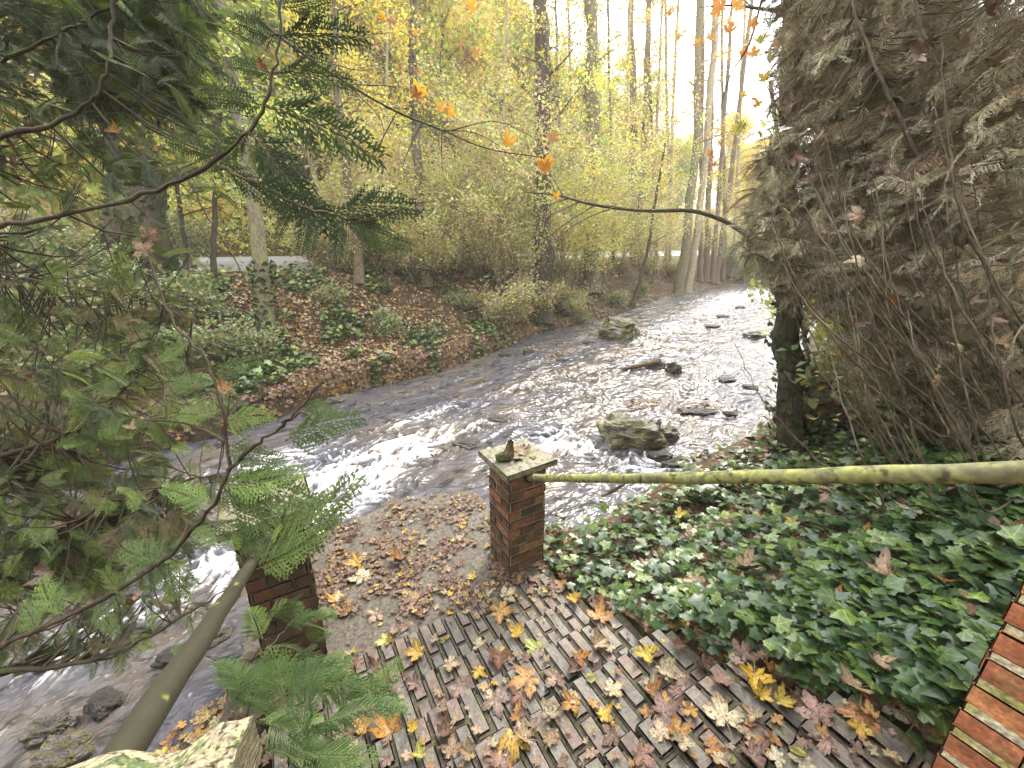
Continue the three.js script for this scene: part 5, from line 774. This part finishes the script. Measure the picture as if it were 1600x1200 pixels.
[[790, 470, 3.8, 2.4, 14, 1.9], [730, 430, 3.8, 2.4, 13, 1.8], [870, 455, 5.2, 2.4, 15, 1.9], [950, 430, 4.6, 2.2, 13, 1.6], [680, 425, 3.4, 2.0, 11, 1.5], [820, 440, 5.8, 2.6, 15, 1.8], [1020, 430, 4.2, 2, 10, 1.3], [620, 418, 3.2, 1.8, 9, 1.4], [560, 425, 2.4, 1.8, 9, 1.3], [500, 418, 1.6, 1.8, 9, 1.1], [650, 440, 1.8, 1.6, 10, 1.2], [760, 415, 4.6, 2.4, 12, 1.8], [910, 425, 5.6, 2.4, 13, 1.7], [985, 440, 3.2, 2.2, 11, 1.5], [1050, 425, 4.4, 2.4, 10, 1.3]].forEach(([px, py, hh, ww, st, de], i) => shrub(px, py, hh * (hh > 3 ? 1.55 : 1.2), ww, st, de * 0.72, LEAFC.shrub, 'pale green and russet shrub ' + where[i], SG));
shrub(868, 478, 6.4, 2.2, 9, 1.3, [[0.50, 0.50, 0.08], [0.42, 0.48, 0.08], [0.58, 0.46, 0.06]], 'tall sapling thicket of bright yellow-green leaves in front of the dark trunk', SG, clumps);
shrub(945, 440, 6.2, 2.0, 7, 1.1, [[0.50, 0.50, 0.08], [0.42, 0.48, 0.08], [0.60, 0.44, 0.06]], 'bright yellow-green thicket climbing beside the trunk with the mossy foot', SG, clumps);
for (const [px, py] of [[790, 515], [830, 500], [880, 490]]) shrub(px, py, 1.5, 1.6, 14, 0.6, LEAFC.dull.concat(LEAFC.shrub), 'low tangle of pale bramble stems at the water edge', 'bramble tangles on the far bank');
const bushWhere = ['by the road between the ivy-wrapped trunk and the thin saplings', 'below the ivy-wrapped trunk', 'beside the road verge behind the conifer twigs', 'tallest by the road, behind the conifer limbs', 'on the slope under the ivy-wrapped trunk', 'next to the mossy leaning trunk', 'halfway down the slope behind the conifer', 'low on the slope behind the conifer', 'at the ivy-covered foot of the mossy leaning trunk', 'just above the water by the mossy leaning trunk', 'just above the water behind the conifer'];
[[300, 420, 1.6], [140, 470, 1.5], [60, 480, 1.8], [20, 430, 2.6], [250, 500, 1.2], [330, 510, 1.2], [180, 520, 1.2], [90, 540, 1.1], [380, 560, 0.9], [300, 570, 0.8], [120, 590, 0.9]].forEach(([px, py, hh], i) => shrub(px, py, hh, 1.6, 9, 0.6, [[0.09, 0.15, 0.035], [0.13, 0.20, 0.045], [0.20, 0.25, 0.06], [0.28, 0.23, 0.08]], 'low green bush ' + bushWhere[i], 'green bushes behind the conifer'));
for (const [px, py] of [[600, 520], [520, 470], [720, 480], [880, 470], [960, 480], [1000, 460], [905, 500]]) shrub(px, py, rr(0.3, 0.55), 0.7, 8, 0.4, [[0.17, 0.23, 0.06], [0.24, 0.28, 0.08], [0.13, 0.19, 0.05], [0.34, 0.26, 0.10]], 'low tuft of leafy herbs on the leaf-strewn far bank', 'herb tufts on the far bank');
for (const [px, py] of [[505, 424], [540, 422], [580, 420], [610, 424], [645, 422], [690, 424], [720, 420], [765, 424], [800, 422], [840, 424], [880, 424], [930, 424], [970, 426], [1010, 428], [1050, 430]]) shrub(px, py, rr(0.7, 1.1), 1.6, 9, 0.6, LEAFC.shrub.concat(LEAFC.dull), 'low scrub of pale leaves and russet stems lining the verge of the road', 'low scrub along the road verge');
for (const [px, py, hh] of [[1140, 430, 2.6], [1170, 445, 1.8], [1190, 440, 3.6], [1200, 470, 1.6], [1150, 425, 4.5]]) shrub(px, py, hh, 1.8, 10, 0.9, [[0.12, 0.19, 0.06], [0.17, 0.24, 0.07], [0.24, 0.28, 0.08]], 'green bush at the upstream bend of the stream', 'green bushes upstream', clumps);
for (const [px, py, hh] of [[1290, 680, 0.7], [1340, 660, 0.9], [1400, 690, 0.8], [1330, 560, 1.2], [1450, 650, 1.2], [1380, 560, 1.6], [1260, 620, 0.9], [1500, 560, 2.0], [1580, 600, 2.2]]) shrub(px, py, hh, 1.0, 7, 0.4, [[0.13, 0.2, 0.06], [0.22, 0.28, 0.08], [0.4, 0.3, 0.05], [0.25, 0.16, 0.1]], 'straggly undergrowth with pale stems beneath the dead conifer', 'undergrowth beneath the dead conifer', shrubClumps, M.twigPale);

{ // leaf litter and creeping ivy on the banks: too many to count
  reseed(92);
  const lit = [[], [], []], iv = [[], [], []], kinds = ['tan', 'tan', 'tan', 'tan', 'tan', 'brown', 'orange', 'orange', 'pink', 'yellow', 'cream', 'cream'];
  const nrm = (x, d) => { const e = 0.1, y = landY(x, d); return [Math.atan((landY(x, d - e) - y) / e), -Math.atan((landY(x + e, d) - y) / e)]; };
  for (let k = 0; k < 52000; k++) {
    const px = rr(-160, 1260), py = 370 + 250 * Math.pow(R(), 0.8), h = hit(px, py, landY, 34); if (!h) continue; const f = dFar(h.x, h.d); if (f < -0.06 || (f > 4.6 && f < 8.7)) continue;
    const patch = fbm(h.x * 0.55 + 2, h.d * 0.55, 4), green = patch > (h.x < -4.6 ? -0.08 : 0.06), s = rr(0.07, 0.14);
    const [tx, tz] = nrm(h.x, h.d);
    if (green && R() < 0.85) iv[k % 3].push({ m: pose(P(h.x, h.d, h.y + rr(0.01, 0.16) + (R() < 0.15 ? 0.15 : 0)), rr(0.07, 0.13), rr(-0.3, 0.9), rr(0, 6.28), rr(-0.6, 0.6)), c: R() < 0.45 ? jitc(pick([[0.26, 0.33, 0.08], [0.18, 0.27, 0.07], [0.34, 0.36, 0.10]]), 0.25) : jitc(pick(IVYC), 0.35) });
    else if (R() < 0.8) lit[k % 3].push({ m: pose(P(h.x, h.d, h.y + rr(0.005, 0.05)), s, tx + rr(-0.5, 0.5), rr(0, 6.28), tz + rr(-0.5, 0.5)), c: litCol(pick(kinds)).multiplyScalar(1.35) });  // bank leaf colours lightened to make up for the shrubs' shade
  }
  // the near slope, the shore by the dark rail and the gaps in the landing litter
  for (let k = 0; k < 17000; k++) {
    const h = k < 9000 ? hit(rr(-40, 1600), rr(640, 1200), walkY, 9) : hit(rr(480, 880), rr(770, 960), walkY, 6); if (!h) continue; const w = wOf(h.x, h.d), la = inPoly(LANDING, h.x, h.d), st = inStairs(h.x, h.d); if (!la && !st && dNear(h.x, h.d) < 0.02) continue; if (st && R() < 0.9) continue;
    if (w > W1 && R() < 0.15) continue; if (la && fbm(h.x * 2.6, h.d * 2.6, 3) < rr(-0.25, 0.3)) continue;
    const s = la || st ? 0.02 + 0.075 * R() * R() : rr(0.04, 0.11); lit[k % 3].push({ m: pose(P(h.x, h.d, h.y + rr(0.004, 0.02)), s, rr(-0.25, 0.25), rr(0, 6.28), rr(-0.25, 0.25)), c: litCol(pick(la ? ['brown', 'brown', 'brown', 'brown', 'tan', 'pink', 'pink', 'pink', 'yellow'] : kinds)) });
  }
  for (let k = 0; k < 5200; k++) { const i = Math.floor(k < 2600 ? rr(45, FAR.length - 20) : rr(105, FAR.length - 8)), [ax, ad] = FAR[i], [bx, bd] = FAR[i + 1], t = R(), x = lerp(ax, bx, t), d = lerp(ad, bd, t), l = Math.hypot(bx - ax, bd - ad), o = rr(-0.06, 0.3), qx = x + (bd - ad) / l * o, qd = d - (bx - ax) / l * o, y = o < 0.1 ? rr(level(x, d) + 0.03, 0.24) : landY(qx, qd) + rr(0, 0.05); lit[k % 3].push({ m: pose(P(qx, qd, y), rr(0.06, 0.13), rr(0.2, 1.2), rr(-1.5, 1.5), rr(-0.6, 0.6)), c: litCol(pick(['brown', 'brown', 'brown', 'brown', 'pink', 'orange', 'tan'])) }); }
  lit.forEach((l, k) => tag(instanced(numbered('leaf_litter'), mapleLo[k], M.litter, l, scene), 'brown and orange fallen leaves carpeting the banks', 'leaf litter', 'leaf litter of the banks'));
  iv.forEach((l, k) => tag(instanced(numbered('bank_ivy'), ivies[k], M.ivy, l, scene), 'dark green ivy and herbs creeping over the far bank', 'ivy', 'creeping ivy of the far bank'));
}


// ───────────────────────── wooded hillside beyond the road ─────────────────────────
reseed(101);
{
  const protos = [];
  const make = (cols, bark, H, leaves, slim) => {
    const g = new THREE.Group(), pts = [V3(0, -0.3, 0)]; let x = 0, z = 0; for (let k = 1; k <= 6; k++) { x += rr(-0.25, 0.25); z += rr(-0.25, 0.25); pts.push(V3(x, H * k / 6, z)); }
    const q = spline(pts, 14); mesh('trunk', new MB().tube(q, q.map((_, i) => lerp(0.13, 0.03, i / 14) * slim), 7, 0.1).geo(), bark, g);
    const mb = new MB(), tips = limbsOn(mb, q, 0.12, 0.03, 20, 0.22, H * 0.26, 0.4, 3, 4); mesh('limbs', mb.geo(), bark, g);
    instanced('crown', pick(clumps), M.leaf, crownList(tips, leaves * 1.9, cols, 1.2, 2.4, 1.6), g); protos.push(g); return g;
  };
  const A = [make(LEAFC.yellow, M.barkPale, 9, 2.0, 0.8), make(LEAFC.yellow.concat(LEAFC.lime), M.barkGrey, 11, 1.8, 1), make(LEAFC.lime, M.barkGrey, 8, 2.2, 0.9), make(LEAFC.lime.concat(LEAFC.yellow), M.barkPale, 12, 1.6, 1), make(LEAFC.orange, M.barkDark, 7, 1.8, 0.8), make(LEAFC.lime.concat(LEAFC.green), M.barkGrey, 6, 2.4, 0.8)];
  const LB = ['slender pale-stemmed tree with yellow leaves on the wooded hillside', 'tall yellow and green tree on the wooded hillside', 'small lime green tree on the wooded hillside', 'tall thin pale-stemmed tree with yellow-green leaves on the wooded hillside', 'low orange-leaved tree on the wooded hillside', 'bushy green tree on the wooded hillside'];
  let n = 0;
  for (let k = 0; k < 3000 && n < 190; k++) {
    const px = rr(-150, 1350), far = 17 + 60 * Math.pow(R(), 1.5), a = (px - 800) / FOCAL, x = a * far, d = far * CT + 1, f = dFar(x, d); if (f < 9.4 || f > 60) continue;
    if (px > 880 && px < 1130 && f < 11) continue;
    const i = Math.floor(R() * 6) % 6, c = n < 6 ? A[n] : A[i].clone(), j = n < 6 ? n : i; c.name = numbered('hillside_tree'); scene.add(c); c.position.set(x, landY(x, d), -d); c.rotation.y = rr(0, 6.28); const sc = rr(0.8, 1.3) * (px > 860 && px < 1130 ? 0.95 : px > 720 && px <= 860 ? 1.2 : 1); c.scale.set(sc, sc * rr(0.9, 1.15), sc);
    tag(c, LB[j], 'tree', 'trees of the wooded hillside: kind ' + ['pale yellow', 'tall yellow', 'lime', 'tall yellow-green', 'low orange', 'bushy green'][j]); n++;
  }
  for (let k = 0, m = 0; k < 500 && m < 30; k++) { const x = rr(-22, 26), d = rr(-20, 14), n = dNear(x, d); if (n < 2.6 || (d > -3.4 && x < 7.5) || (d > -2.2 && x < 6.5) || (d > 6 && x < 15)) continue; const i = k % 6, c = A[i].clone(); c.name = numbered('added_shade_tree'); scene.add(c); c.position.set(x, landY(x, d), -d); c.rotation.y = rr(0, 6.28); c.scale.setScalar(rr(0.9, 1.3)); tag(c, 'added autumn tree that shades the near side of the stream', 'tree', 'added shade trees on the near side of the stream'); m++; }  // trees added mostly out of view to block sky and dim the foreground
  const under = []; for (let k = 0; k < 14000; k++) { const px = rr(-160, 1300), far = 13 + 45 * Math.pow(R(), 1.6), x = (px - 800) / FOCAL * far, d = far * CT + 1, f = dFar(x, d); if (f < 8.9 || f > 45) continue; under.push({ m: pose(P(x, d, landY(x, d) + rr(0.05, 1.5) * R()), rr(1.2, 2.6), rr(-0.4, 0.4), rr(0, 6.3), rr(-0.4, 0.4)), c: jitc(pick(LEAFC.lime.concat(LEAFC.yellow, LEAFC.lime, LEAFC.orange)), 0.25) }); }
  tag(instanced(numbered('undergrowth'), clumps[1], M.leaf, under, scene), 'yellow and green undergrowth covering the hillside beyond the road', 'undergrowth');
}
scene.fog = new THREE.FogExp2(0xfff6e4, 0.0034);

renderer.render(scene, camera);
